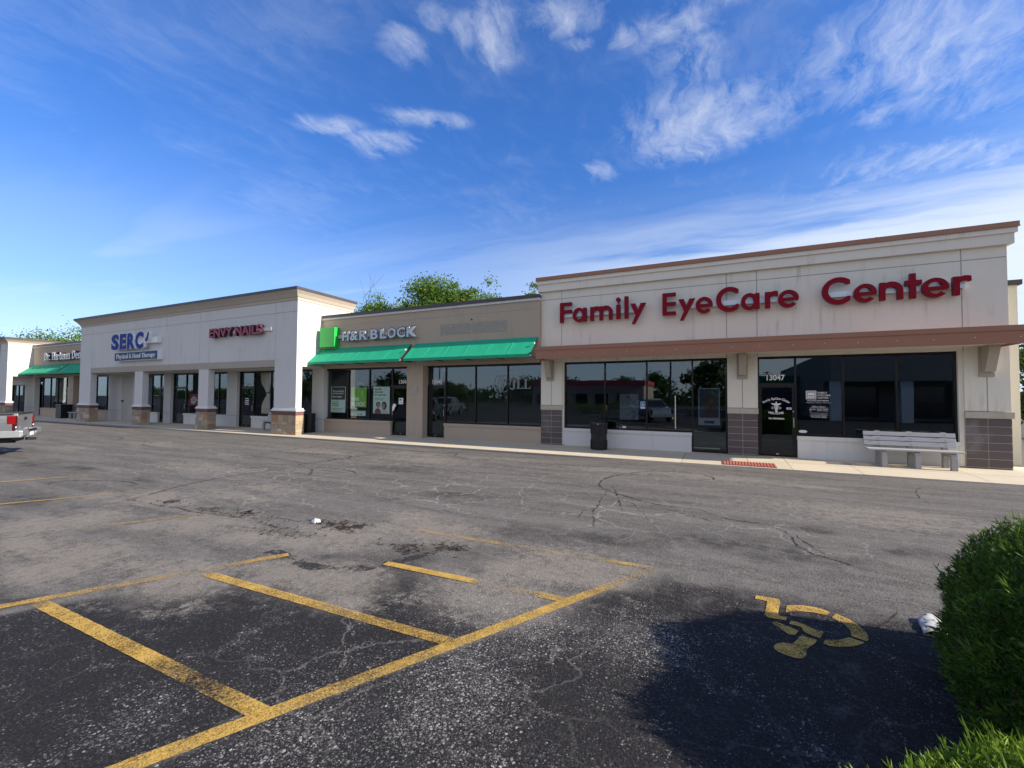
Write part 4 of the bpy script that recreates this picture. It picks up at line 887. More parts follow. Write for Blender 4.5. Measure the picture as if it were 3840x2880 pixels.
def porch_unit(label, X0, X1, pl, pr, cols, zcorn, ztop, joints, jz, yb=15.0, zopen=3.10, has_left=True):
    U = thing('shop_building', ((X0 + X1) / 2, 13.35, .06), label, 'building', 'units of the strip mall'); Y = 13.35; TH = .31
    mb = MB(); panels(mb, X0, X1, zopen + .32, zcorn, Y, joints, (jz,), TH)
    mb.box(X0, pl, Y, Y + TH, zopen, zopen + .32); mb.box(pr, X1, Y, Y + TH, zopen, zopen + .32)
    # side walls above the porch openings, back to the shop wall, then along the roof
    for a, c in ((X0, X0 + TH), (X1 - TH, X1)): mb.box(a, c, Y + TH, 30, zopen, zcorn)
    mb.box(X0 + TH, X1 - TH, 29.7, 30, -.1, zcorn); mb.box(X0 + TH, X1 - TH, Y + TH, 29.7, zopen + .18, zopen + .28)
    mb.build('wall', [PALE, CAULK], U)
    mb = MB(); mb.box(pl, pr, Y - .012, Y + TH + .012, zopen, zopen + .32); mb.build('beam', TAUPE, U)
    mb = MB(); mb.box(X0 + TH, X1 - TH, Y + TH + .013, 14.86, zopen - .02, zopen + .16); mb.build('soffit', stucco('soffit', (.62, .60, .54), .1), U)
    # cornice: fillet, cove and metal coping, mitred round three sides
    def ring(prof, mat, name):
        m_ = MB(); corners = lambda o: [(X0 - o, 16.6), (X0 - o, Y - o), (X1 + o, Y - o), (X1 + o, 16.6)]
        vs = [];
        for o, z in prof: vs += [(x, y, z) for x, y in corners(o)]
        fs = []
        for i in range(len(prof)):
            j = (i + 1) % len(prof)
            for q in range(3): fs.append((i * 4 + q, i * 4 + q + 1, j * 4 + q + 1, j * 4 + q))
        fs.append(tuple(i * 4 for i in range(len(prof)))[::-1]); fs.append(tuple(i * 4 + 3 for i in range(len(prof))))
        m_.add(vs, fs); return m_.build(name, mat, U)
    hc = ztop - zcorn
    ring([(-.05, zcorn), (.03, zcorn), (.045, zcorn + .115), (.075, zcorn + .14), (.15, zcorn + hc * .50), (.28, ztop - .12), (-.05, ztop - .12)], CORN, 'cornice')
    ring([(-.05, ztop - .118), (.30, ztop - .118), (.305, ztop), (-.05, ztop)], DARKCOP, 'coping')
    for i, (a, c, kind) in enumerate([(X0, pl, 'pier')] * has_left + [(a, c, 'column') for a, c in cols] + [(pr, X1, 'pier')]):
        mb = MB(); mb.box(a, c, Y + .001, Y + TH - .01, 1.15, zopen); p_ = mb.build(kind, PALE, U)
        stone_base(p_, a - .09, c + .09 if kind == 'column' or a > X0 else c + .09, Y - .045, Y + TH + .07, sd=int(abs(a) * 10))
    return U
SERC = porch_unit('tall pale shop unit with stone based porch columns and a dark cornice', -37.07, -16.93, -35.62, -18.38, [(-30.42, -29.58), (-24.22, -23.39)], 6.07, 6.60, (-35.6, -30.43, -29.6, -24.23, -23.40, -18.37), 5.565)
# shop wall inside the porch
mb = MB()
for a, c, zs in ((-37.07, -35.40, (.70,)), (-30.47, -29.72, (.70,)), (-24.31, -23.44, (.68,)), (-17.70, -16.94, (.66,))): panels(mb, a, c, -.05, 3.12, 14.85, (), zs, .3)
mb.box(-35.40, -34.05, 14.88, 15.1, -.05, 3.12); mb.box(-34.05, -33.9, 14.86, 15.12, -.05, 3.12)
for a, c in ((-33.9, -30.47), (-29.72, -24.31), (-23.44, -17.70)): mb.box(a, c, 14.9, 15.12, 3.06, 3.14)
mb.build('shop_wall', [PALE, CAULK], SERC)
mb = MB(); mb.box(-35.36, -34.1, 14.865, 14.88, .1, 2.95); sd_ = mb.build('service_door', paint('grey_door_paint', (.42, .40, .38), .6), SERC)
MB().box(-35.33, -35.17, 14.80, 14.865, 1.30, 1.40).build('handle', BLACKM, sd_)
sillwall(SERC, -32.05, -31.14, 14.86, PALE); sillwall(SERC, -28.40, -24.33, 14.86, PALE); sillwall(SERC, -22.25, -17.70, 14.86, PALE)
storefront(SERC, [-33.9, -32.1, -31.15, -30.5], [.1, .69, .1], 3.06, 15.0, door=2)
en1 = storefront(SERC, [-29.70, -28.42, -25.85, -25.3, -24.33], [.1, .69, .69, .69], 3.06, 15.0, door=0, glass=glassmat('clear_glass', (.86, .88, .88), .75))
en2 = storefront(SERC, [-23.40, -22.24, -20.90, -19.3, -17.72], [.1, .69, .69, .69], 3.06, 15.0, door=0, glass=MATS['clear_glass'])
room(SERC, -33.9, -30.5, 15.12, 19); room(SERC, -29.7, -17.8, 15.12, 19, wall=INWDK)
mb = MB(); put_text(mb, '13039', (-22.98, -22.5, 2.325, 2.49), 15.038, .002, .02); mb.build('number', DECAL, en2[0])
mb = MB(); z = 1.25
for q in range(4): mb.box(-23.0, -22.68, 15.024, 15.027, z + .03 + q * .1, z + .075 + q * .1)
mb.build('lettering', DECAL, en2[2])
LEFTU = porch_unit('pale shop unit at the far left end of the row, cut off by the frame', -70, -48.6, -68.5, -50.06, [(-62.5, -61.7), (-56.2, -55.4)], 5.60, 6.05, (-50.06, -55.4, -56.2, -61.7), 5.05)
mb = MB()
panels(mb, -50.35, -48.61, -.05, 3.12, 14.85, (), (.7, 2.4), .3); mb.box(-69.9, -53.3, 14.85, 15.1, -.05, 3.12); mb.box(-53.3, -50.35, 14.9, 15.12, 2.50, 3.12)
mb.build('shop_wall', [PALE, CAULK], LEFTU)
storefront(LEFTU, [-53.28, -52.1, -50.82, -50.37], [.1, .1, .1], 2.5, 15.0, glass=MATS['clear_glass']); room(LEFTU, -53.3, -50.3, 15.12, 19, 2.5, wall=INWDK)
# ------------------------------------------------------------------ signs
REDL = paint('red_sign_face', (.215, .0008, .014), .6, var=.06, spec=.18); REDR = paint('dark_red_return', (.06, .010, .020), .45)
RACE = paint('silver_raceway', (.66, .74, .82), .4, .1, .06, 2)
def two_tone(mb, f, bx, step, yback, d, at, sc_=(1, 1), lip=.012):
    """channel letter: return (material 1) with a face sheet (material 0) slightly proud"""
    put_shape(mb, f, bx, step, yback, d, at, sc_, 1); put_shape(mb, f, bx, step, yback - d, lip, at, sc_, 0)
S1 = thing('sign', (.36, 14.6, 4.8), 'big red channel letter sign of three words on silver rails above the brown canopy', 'sign')
words = [[('F', -5.05, -4.61), ('a', -4.58, -4.08), ('m', -3.95, -3.18), ('i', -3.055, -2.915), ('l', -2.78, -2.65), ('y', -2.59, -2.08)],
         [('E', -1.57, -1.16), ('y', -1.09, -.59), ('e', -.58, -.09), ('C', 0., .62), ('a', .68, 1.17), ('r', 1.31, 1.64), ('e', 1.64, 2.15)],
         [('C', 2.70, 3.34), ('e', 3.42, 3.92), ('n', 3.98, 4.47), ('t', 4.51, 4.85), ('e', 4.85, 5.38), ('r', 5.45, 5.80)]]
for wi, wd in enumerate(words):
    mb = MB()
    for chh, a, c in wd: two_tone(mb, glyph_sans(chh, c - a), (-.02, c - a + .02, -.24, .78), .0085, 14.765, .095, (a, 4.44 + (0, .01, 0)[wi]))
    mb.build('letters', [REDL, REDR], S1)
    a, c = [(-4.95, -2.30), (-1.0, 1.85), (2.80, 5.72)][wi]
    mb = MB(); mb.box(a, c, 14.765, 14.878, 4.645, 4.795); mb.build('raceway', RACE, S1)
mb = MB(); mb.tube([(-2.983, 14.74, 4.90), (-2.983, 14.74, 5.05)], .028, 6); mb.build('dot_bracket', BLACKM, S1)

# blue therapy sign: letters over a narrow panel
S2 = thing('sign', (-30.2, 13.1, 4.5), 'blue block letter sign with white sides above a narrow blue panel sign', 'sign')
BLUF = paint('blue_sign_face', (.016, .045, .26), .6, var=.06, spec=.15); WHR = paint('white_return', (.80, .80, .80), .4)
mb = MB()
for chh, a, c, z0, z1 in (('S', -32.38, -31.52, 4.37, 5.29), ('E', -31.42, -30.70, 4.39, 5.28), ('R', -30.60, -29.78, 4.38, 5.28), ('C', -29.74, -28.88, 4.35, 5.30)):
    V, F = text_geo(chh, .01, .05); put_geo(mb, V, F, (a, c, z0, z1), 13.16, .14, 1); put_geo(mb, V, F, (a, c, z0, z1), 13.02, .012, 0)
mb.build('letters', [BLUF, WHR], S2)
mb = MB(); sw = S_poly([(-.30, -.05), (-.10, .12), (-.02, .34), (.06, .40), (.10, .30), (.05, .05), (-.06, -.12), (-.16, -.16)])
put_shape(mb, sw, (-.4, .45, -.5, .5), .02, 13.18, .16, (-28.45, 4.86), (1, 1), 1); put_shape(mb, sw, (-.4, .45, -.5, .5), .02, 13.02, .012, (-28.45, 4.86), (1, 1), 0); mb.build('swoosh_emblem', [BLUF, WHR], S2)
MB().box(-32.0, -27.75, 13.16, 13.348, 4.66, 4.98).build('raceway', WHR, S2)
mb = MB(); mb.box(-32.15, -27.60, 13.10, 13.348, 3.72, 4.22, 1); mb.box(-32.13, -27.62, 13.09, 13.10, 3.74, 4.20, 0)
pn = mb.build('panel', [paint('slate_blue_face', (.045, .085, .16), .6, var=.05, spec=.2), WHR], S2)
mb = MB(); serif_word(mb, 'Physical & Hand Therapy', (-31.95, -27.80, 3.86, 4.11), 13.089, .01, .17, .08, step=.03); mb.build('lettering', DECAL, pn)

S3 = thing('sign', (-20.9, 13.15, 4.85), 'faded red block letter sign with deep dark sides on the pale wall', 'sign')
mb = MB(); FADE = paint('faded_red_face', (.30, .035, .07), .5, var=.15, scale=6); DKR = paint('maroon_return', (.035, .010, .022), .5)
V, F = text_geo('ENVY NAILS', .01, .028); put_geo(mb, V, F, (-23.0, -19.05, 4.63, 5.09), 13.26, .15, 1); put_geo(mb, V, F, (-23.0, -19.05, 4.63, 5.09), 13.11, .012, 0); mb.build('letters', [FADE, DKR], S3)
MB().box(-22.8, -18.55, 13.26, 13.348, 4.78, 4.94).build('raceway', paint('cream_raceway', (.72, .70, .62), .5), S3)

S4 = thing('sign', (-14.1, 14.55, 4.5), 'sign with a bright green square box and pale grey block letters', 'sign')
GRN = paint('bright_green_face', (.012, .47, .065), .35, var=.05)
mb = MB(); mb.box(-16.74, -15.80, 14.40, 14.72, 4.03, 4.93); mb.build('green_box', GRN, S4, bevel=.01)
mb = MB(); PALEF = paint('pale_grey_face', (.50, .57, .65), .45, var=.04); NAVY = paint('navy_edge', (.03, .04, .09), .5)
for s, a, c in (('H', -15.41, -15.01), ('&', -14.94, -14.46), ('R', -14.38, -13.92), ('B', -13.74, -13.30), ('L', -13.20, -12.83), ('O', -12.78, -12.32), ('C', -12.27, -11.82), ('K', -11.76, -11.29)):
    V, F = text_geo(s, .01, .045); z = 4.265
    put_geo(mb, V, F, (a - .012, c + .012, z - .012, z + .455), 14.58, .015, 2)
    put_geo(mb, V, F, (a, c, z, z + .443), 14.60, .085, 1); V2, F2 = text_geo(s, .01, .075); put_geo(mb, V2, F2, (a - .022, c + .022, z - .022, z + .465), 14.515, .015, 2); V3, F3 = text_geo(s, .01, .03); put_geo(mb, V3, F3, (a + .008, c - .008, z + .008, z + .435), 14.50, .012, 0)
mb.build('letters', [PALEF, WHR, NAVY], S4)
MB().box(-15.80, -11.50, 14.62, 14.719, 4.42, 4.58).build('raceway', paint('tan_raceway', (.45, .42, .38), .5), S4)

S5 = thing('sign', (-43, 14.6, 4.6), 'white serif letter sign above the far left awnings, partly hidden by the pale wall', 'sign')
mb = MB(); mr = MB(); DKB = paint('black_return', (.012, .012, .03), .5)
for wd, a, c in (('Dr.', -45.82, -44.74), ('Hartman', -44.52, -41.62), ('Dental', -41.40, -39.0)):
    serif_word(mb, wd, (a, c, 4.27, 4.86), 14.45, .02, .20, .09, 0); serif_word(mb, wd, (a, c, 4.27, 4.86), 14.71, .25, .20, .09, 1, .03)
mb.build('letters', [WHITEP, DKB], S5)

# ------------------------------------------------------------------ awnings
def awning(name, X0, X1, label):
    A = thing(name, ((X0 + X1) / 2, 14.6, 3.9), label, 'awning', 'green canvas awnings'); yt, zt, yf, zf, zv = 14.70, 3.995, 13.92, 3.305, 3.20
    n = 6; vs = []; fs = []
    nx = 24
    for layer, off in ((0, 0), (1, .012)):
        for j in range(n + 1):
            for i in range(nx + 1):
                s = j / n; x = X0 + (X1 - X0) * i / nx; sag = .010 * math.sin(math.pi * s) * (1 + .6 * math.sin(i * 1.9)) * (0 if i in (0, nx) else 1)
                vs.append((x, yt + (yf - yt) * s + off * .6, zt + (zf - zt) * s - sag - off))
    W = nx + 1; o1 = (n + 1) * W
    for j in range(n):
        for i in range(nx):
            q = (j * W + i, (j + 1) * W + i, (j + 1) * W + i + 1, j * W + i + 1); fs += [q, tuple(o1 + u for u in q[::-1])]
    for i in range(nx): fs.append((i, i + 1, o1 + i + 1, o1 + i)); 
    mb = MB(); mb.add(vs, fs); mb.box(X0, X1, yf - .002, yf + .010, zv, zf - .001)
    for x in np.linspace(X0 + .9, X1 - .9, 5):
        mb.add([(x - .014, yt, zt + .004), (x + .014, yt, zt + .004), (x + .014, yf, zf + .006), (x - .014, yf, zf + .006), (x - .014, yt, zt - .02), (x + .014, yt, zt - .02), (x + .014, yf, zf - .02), (x - .014, yf, zf - .02)], [(0, 3, 2, 1), (0, 4, 7, 3), (1, 2, 6, 5), (3, 7, 6, 2)])
    mb.build('canvas', GREEN, A, smooth=False)
    fr = MB(); r = .016
    for x in (X0 + .02, X1 - .02, *np.linspace(X0 + 1.4, X1 - 1.4, 3)):
        fr.tube([(x, yt, zt - .05), (x, yf + .03, zf - .05)], r, 6); fr.tube([(x, yf + .03, zf - .05), (x, yf + .03, zv + .01)], r, 6); fr.tube([(x, yf + .03, zv + .02), (x, yt, zv + .02)], r, 6)
    fr.tube([(X0 + .02, yf + .03, zv + .02), (X1 - .02, yf + .03, zv + .02)], r, 6); fr.build('frame', BLACKM, A)
    hk = MB()
    for s in (.0, .55): hk.box(X1 - .004, X1 + .05, yf + .01 + s * .55, yf + .07 + s * .55, zv + .02 + s * .85, zv + .07 + s * .85)
    hk.build('clamp', WHITEP, A)
    return A
awning('awning', -16.92, -11.64, 'green canvas awning under the green box sign')
awning('awning', -11.44, -5.90, 'green canvas awning below the grey patch where a sign was removed')
awning('awning', -48.55, -42.35, 'green canvas awning at the far left, below the white serif letters')
awning('awning', -42.15, -37.12, 'shaded green awning at the far left, half hidden by the tall pale unit')

# ------------------------------------------------------------------ posters and things behind the glass
MINT = paint('mint_paper', (.66, .84, .77), .6, var=.04); LIME = paint('lime_paper', (.24, .56, .07), .6, var=.06); INK = paint('black_ink', (.012, .014, .016), .6); WHP = paint('white_paper', (.82, .84, .84), .6, var=.04)
SKIN = paint('print_skin', (.42, .22, .15), .6); HAIRD = paint('print_dark_hair', (.03, .017, .013), .6); HAIRB = paint('print_brown_hair', (.14, .065, .03), .6); SHIRT = paint('print_white_shirt', (.62, .60, .60), .6); STRIPE = paint('print_red_shirt', (.25, .06, .06), .6)
yp = 15.135
def poster(label, box, mats, fn, y=yp, cat='poster'):
    x0, x1, z0, z1 = box; mb = MB(); mb.box(x0, x1, y - .006, y, z0, z1, 0); fn(mb, y - .006)
    return tag(mb.build('poster', mats, loc=((x0 + x1) / 2, y, z0)), label, cat)
def p1(mb, y):
    mb.box(-16.70, -15.83, y - .002, y, 1.60, 2.20, 1)
    for s, z, x1 in (('We could find', 1.96, -15.93), ('money others', 1.84, -15.93), ('have missed.', 1.70, -16.02)): put_text(mb, s, (-16.64, x1, z, z + .10), y - .002, .001, .03, 0)
    put_text(mb, 'File now FREE', (-16.64, -16.25, 1.48, 1.53), y, .001, .02, 1)
    mb.box(-16.66, -16.22, y - .001, y, 1.37, 1.45, 2); mb.box(-16.66, -16.42, y - .001, y, 1.28, 1.35, 2); mb.box(-16.42, -16.24, y - .001, y, 1.29, 1.33, 1)
    mb.box(-16.66, -15.95, y - .001, y, 1.18, 1.195, 1); mb.box(-16.66, -16.05, y - .001, y, 1.12, 1.13, 1)
poster('mint green poster with a black top block of white words', (-16.735, -15.80, 1.0, 2.215), [MINT, INK, LIME], p1)
def p2(mb, y):
    put_text(mb, 'H&R', (-15.41, -14.92, 1.56, 1.72), y, .002, .05, 1); put_text(mb, 'BLOCK', (-15.42, -14.58, 1.32, 1.50), y, .002, .05, 1); mb.box(-14.80, -14.76, y - .001, y, 1.85, 2.02, 1)
poster('lime green poster with two lines of white block letters', (-15.44, -14.51, 1.27, 2.17), [LIME, WHP], p2)
def p3(mb, y):
    for s, z, x1 in (('Your life.', 2.05, -13.62), ('Your goals.', 1.92, -13.52), ('Our expertise.', 1.79, -13.35)): put_text(mb, s, (-14.02, x1, z, z + .09), y, .001, .04, 1); mb.box(-14.09, -14.05, y - .001, y, z, z + .06, 2)
    mb.box(-14.0, -13.45, y - .001, y, 1.68, 1.695, 1); mb.box(-14.0, -13.52, y - .001, y, 1.62, 1.633, 1)
    E_ = lambda cx, cz, rx, rz, mi, d: put_shape(mb, S_ell(0, 0, rx, rz), (-rx, rx, -rz, rz), .012, y - d, .001, (cx, cz), (1, 1), mi)
    put_shape(mb, S_poly([(-14.03, 1.005), (-13.97, 1.18), (-13.83, 1.25), (-13.68, 1.18), (-13.62, 1.005)]), (-14.1, -13.5, .95, 1.3), .012, y, .001, (0, 0), (1, 1), 7)
    put_shape(mb, S_poly([(-13.62, 1.005), (-13.60, 1.16), (-13.45, 1.24), (-13.28, 1.16), (-13.20, 1.005)]), (-13.7, -13.1, .95, 1.3), .012, y - .0012, .001, (0, 0), (1, 1), 6)
    E_(-13.46, 1.36, .15, .18, 4, .0024); E_(-13.50, 1.34, .095, .125, 3, .0036); E_(-13.80, 1.40, .13, .13, 5, .0024); E_(-13.79, 1.36, .10, .115, 3, .0036)
    for cx, cz in ((-13.53, 1.36), (-13.47, 1.36), (-13.83, 1.375), (-13.75, 1.375)): E_(cx, cz, .012, .008, 4, .0048)
    E_(-13.50, 1.275, .035, .010, 6, .0048); E_(-13.79, 1.295, .03, .010, 6, .0048)
poster('pale poster of a smiling mother and child under three lines of words', (-14.10, -13.15, 1.0, 2.21), [MINT, INK, LIME, SKIN, HAIRD, HAIRB, SHIRT, STRIPE], p3)
def p4(mb, y):
    put_text(mb, 'You can go more than miles.', (-15.38, -14.62, 1.035, 1.07), y, .001, .02, 1); mb.box(-15.28, -15.1, y - .001, y, .935, .955, 1); mb.box(-15.04, -14.95, y - .001, y, .915, .985, 2); mb.box(-14.88, -14.74, y - .001, y, .93, .96, 1)
poster('small mint card hanging below the lime green poster', (-15.45, -14.55, .87, 1.105), [MINT, INK, LIME], p4)
tag(MB().box(-12.56, -12.32, 15.035, 15.04, 1.44, 1.71, 0).box(-12.53, -12.40, 15.033, 15.035, 1.60, 1.66, 1).box(-12.53, -12.36, 15.033, 15.035, 1.50, 1.52, 1).build('notice', [WHP, INK], loc=(-12.44, 15.04, 1.44)), 'white paper notice taped to the glass door beside the tan pilaster', 'notice')
mb = MB(); mb.add([(-12.90, 15.01, 1.33), (-12.74, 14.99, 1.27), (-12.66, 15.0, 1.40), (-12.80, 15.02, 1.47), (-12.88, 15.0, 1.12), (-12.78, 14.985, 1.17)], [(0, 1, 2, 3), (0, 4, 5, 1)]); tag(mb.build('flyer', WHP, loc=(-12.8, 15.0, 1.2)), 'crumpled white flyer stuck in the handle of a dark shop door', 'flyer')
# neon style open sign letters, unlit
mb = MB(); put_text(mb, 'OPEN', (-15.13, -14.73, 2.29, 2.42), 15.16, .01, -.01); tag(mb.build('open_sign', paint('unlit_tube', (.25, .28, .32), .4), loc=(-14.93, 15.16, 2.29)), 'unlit OPEN tube sign hanging in the window above the lime poster', 'sign')
# leasing logo on the vacant unit's glass
GHOSTW = paint('frosted_vinyl', (.22, .25, .28), .6)
mb = MB(); lens = []
for cx, rx in ((-.165, .165), (-.09, .235), (.09, .235), (.165, .165)): lens.append(S_ring(cx * 1.0, 0, rx, .335, .034, .01))
put_shape(mb, S_or(*lens), (-.36, .36, -.36, .36), .008, 15.088, .002, (-7.58, 2.30)); serif_word(mb, 'JLL', (-7.18, -6.33, 2.10, 2.48), 15.088, .002, .19, .07, 0, .015); mb.build('leasing_logo', GHOSTW, hr2[0])
mb = MB(); mb.box(-10.32, -10.16, 15.092, 15.094, 2.83, 3.0); mb.build('paper_tag', paint('cream_paper', (.6, .6, .5), .6), hr2[0])
mb = MB(); mb.box(-12.60, -12.25, 15.092, 15.094, 2.86, 3.0); mb.build('paper_tag', paint('pink_paper', (.45, .25, .38), .6), hr1[0])
# eye clinic window poster stand
def p5(mb, y):
    mb.box(-.50, .055, y - .002, y, 1.17, 2.08, 1); mb.box(-.36, -.07, y - .002, y, .99, 1.08, 2)
    put_shape(mb, S_ell(0, 0, .20, .26), (-.2, .2, -.26, .26), .02, y - .002, .001, (-.2, 1.62), (1, 1), 3)
    put_shape(mb, S_poly([(-.46, 1.175), (-.36, 1.34), (-.2, 1.40), (-.02, 1.34), (.04, 1.175)]), (-.5, .1, 1.1, 1.5), .02, y - .002, .001, (0, 0), (1, 1), 3)
poster('tall picture poster with a white lower border in the full height window', (-.535, .09, .94, 2.115), [paint('pale_blue_paper', (.35, .42, .50), .5), paint('print_slate', (.05, .07, .10), .5), INK, paint('print_dim', (.09, .05, .045), .5)], p5, 15.11)
def p6(mb, y):
    rr = random.Random(4)
    for i in range(7): put_text(mb, 'EFPTOZLD'[i % 8], (-2.80 + .08 * (i % 3), -2.68 + .08 * (i % 3), 1.78 - i * .1, 1.85 - i * .1), y, .001, .0, 1)
poster('faint grey chart poster inside the wide window beside the round black bin', (-3.05, -2.42, 1.03, 1.92), [paint('dim_paper', (.22, .25, .30), .5), INK], p6, 15.25)
# nail salon banner: red with a white arrowhead
RB = paint('red_banner', (.45, .02, .045), .6, var=.1)
def p7(mb, y):
    ah = S_poly([(-.30, .02), (-.27, .10), (-.12, .20), (.05, .21), (.22, .12), (.36, .0), (.22, -.10), (.06, -.21), (-.12, -.22), (-.20, -.15), (-.24, -.22), (-.30, -.15), (-.26, -.06)])
    put_shape(mb, S_shift(ah, 0), (-.5, .5, -.35, .35), .012, y, .002, (-27.84, 1.47), (1, 1), 1); put_text(mb, 'KC', (-27.98, -27.62, 1.38, 1.58), y - .002, .001, .03, 0)
poster('red banner with a white arrowhead emblem behind the salon glass', (-28.29, -27.39, 1.17, 1.82), [RB, WHP], p7)
# curtain tied in the middle
mb = MB(); nz, nx2 = 26, 30; vs = []
for j in range(nz + 1):
    z = 3.02 - (3.02 - .80) * j / nz; s = (3.02 - z) / 1.1
    pin = math.exp(-((z - 1.92) / .38) ** 2); hw = .40 * (1 - .66 * pin) * (1 if z > 1.92 else .80); cx = -21.62 + .20 * pin * (1) + (.08 if z < 1.9 else 0)
    for i in range(nx2 + 1):
        u = i / nx2 * 2 - 1; vs.append((cx + hw * u, 15.20 + .028 * math.sin(i * 1.55 + .2 * j) * (1 - .5 * pin), z))
mb.add(vs, [(j * (nx2 + 1) + i, (j + 1) * (nx2 + 1) + i, (j + 1) * (nx2 + 1) + i + 1, j * (nx2 + 1) + i + 1) for j in range(nz) for i in range(nx2)])
cu = mb.build('curtain', paint('linen_curtain', (.85, .78, .68), .9, var=.08), loc=(-21.5, 15.2, .8), smooth=True); tag(cu, 'beige curtain tied at the middle behind the salon window', 'curtain')
sol = cu.modifiers.new('cloth', 'SOLIDIFY'); sol.thickness = .006
MB().box(-21.55, -21.28, 15.15, 15.25, 1.90, 1.95).build('tie', INK, cu)
# ------------------------------------------------------------------ benches, bins
def bench(x, y, rz, label, z=.075):
    T = thing('bench', (x, y, z), label, 'bench', 'slatted benches on the walk', rz, local=True); W = 1.86; sl = paint('bench_slat_paint', (.40, .40, .415), .5, var=.06, scale=4); cn = concrete('bench_concrete', (.36, .36, .36))
    for i, (yy, zz) in enumerate(((-.26, .45), (-.12, .45), (.02, .45))):
        mb = MB(); mb.box(-W / 2 - .02 * (i == 0), W / 2, yy - .06, yy + .06, zz - .04, zz); mb.build('seat_slat', sl, T, bevel=.006)
    for i in range(3):
        mb = MB(); zz = .56 + i * .125; yy = .135 + i * .035
        mb.prism([(yy - .02, zz - .048), (yy + .02, zz - .056), (yy + .045, zz + .048), (yy + .005, zz + .056)], -W / 2, W / 2); o = mb.build('back_slat', sl, T, bevel=.006)
        bb = MB()
        for xx in (-.62, .04, .72): bb.tube([(xx, yy - .02, zz), (xx, yy - .03, zz)], .016, 8)
        bb.build('bolt', METAL, o)
    for xx in (-.62, .04, .72):
        mb = MB(); ou, inn = [], []
        ou = [(-.33, 0), (-.33, .30), (-.31, .36), (-.27, .395), (-.2, .41), (.10, .41), (.15, .40), (.20, .86), (.27, .86), (.235, .42), (.23, 0), (.12, 0), (.12, .24), (.09, .29), (.04, .31), (-.13, .31), (-.18, .29), (-.215, .24), (-.215, 0)]
        # cast leg: front post, rear post with back strut, arched underside; built as convex pieces
        hw = .055
        mb.prism([(-.33, -.05), (-.215, -.05), (-.215, .25), (-.33, .30)], xx - hw, xx + hw); mb.prism([(-.33, .30), (-.215, .25), (-.16, .305), (-.24, .405), (-.30, .375)], xx - hw, xx + hw)
        mb.prism([(-.24, .405), (-.16, .305), (.06, .305), (.13, .405)], xx - hw, xx + hw); mb.prism([(.06, .305), (.115, .25), (.23, .25), (.24, .405), (.13, .405)], xx - hw, xx + hw); mb.prism([(.115, -.05), (.23, -.05), (.23, .25), (.115, .25)], xx - hw, xx + hw)
        mb.prism([(.155, .406), (.24, .406), (.305, .88), (.245, .88)], xx - hw, xx + hw)
        mb.build('leg', cn, T)
    return T
BN = bench(4.50, 14.48, 0, 'weathered grey slatted bench in front of the dark window at the right end')
b2 = clone(BN); b2.location = (-19.6, 14.45, .085); b2['label'] = 'grey slatted bench in the porch, half hidden by the stone based corner pier'
b3 = clone(BN); b3.location = (-39.9, 14.45, .08); b3['label'] = 'grey slatted bench by the square black bin at the far left'
def bin_(x, y, label, z=.082):
    T = thing('trash_can', (x, y, z), label, 'trash can', 'round black trash cans', local=True)
    mb = MB(); mb.lathe([(.272, 0), (.285, .01), (.285, .05), (.272, .06), (.272, .30), (.268, .31)], (0, 0, 0), 36); mb.lathe([(.262, .31), (.262, .50)], (0, 0, 0), 36); mb.lathe([(.268, .50), (.275, .51), (.275, .80), (.288, .805), (.288, .835), (.262, .845)], (0, 0, 0), 36)
    for a in range(36):
        an = a * math.pi / 18; cx, cy = math.cos(an) * .274, math.sin(an) * .274; mb.tube([(cx, cy, .06), (cx, cy, .30)], .006, 4); mb.tube([(cx, cy, .51), (cx, cy, .80)], .006, 4)
    mb.build('body', BLACKM, T)
    mb = MB(); mb.lathe([(.286, .836), (.292, .85), (.286, .868), (.20, .885), (.165, .89), (.150, .87)], (0, 0, 0), 36); mb.build('lid', paint('black_plastic', (.012, .012, .018), .3), T)
    mb = MB(); mb.box(.02, .055, -.292, -.285, .815, .85); mb.build('tag', METAL, T)
    return T
B1 = bin_(-3.56, 14.36, 'round black ribbed trash can in front of the wide window and white sill wall')
c2 = clone(B1); c2.location = (-17.35, 14.42, .085); c2['label'] = 'black trash can mostly hidden behind the stone based corner pier'
T3 = thing('trash_can', (-42.0, 14.35, .08), 'square black bin in front of the far left tan unit', 'trash can')
mb = MB(); mb.box(-42.42, -41.58, 14.05, 14.65, .08, .95); mb.build('body', BLACKM, T3, bevel=.02); mb = MB(); mb.box(-42.45, -41.55, 14.02, 14.68, .952, 1.04); mb.build('lid', paint('black_plastic', (.012, .012, .018), .3), T3, bevel=.02)

# ------------------------------------------------------------------ pickup truck
SILV = paint('silver_paint', (.23, .245, .265), .28, .55, .03, 2, coat=.6); TGATE = paint('grey_paint', (.36, .37, .38), .32, .5, .04, 2, coat=.5); RUB = paint('tyre_rubber', (.014, .014, .014), .8); TRIMB = paint('black_trim', (.016, .016, .018), .5); GLZ = paint('car_glass', (.012, .014, .016), .05, var=.1); REDLENS = paint('red_lens', (.20, .004, .007), .12, coat=.8); CHROME = paint('chrome', (.75, .76, .78), .14, .95, .03)
TR = thing('pickup_truck', (-18.63, 5.50, float(zg(-18.6, 5.5)) - .02), 'silver pickup truck with its tailgate and red tail light at the left edge', 'pickup truck', rz=math.atan2(-.877, -.48), local=True)
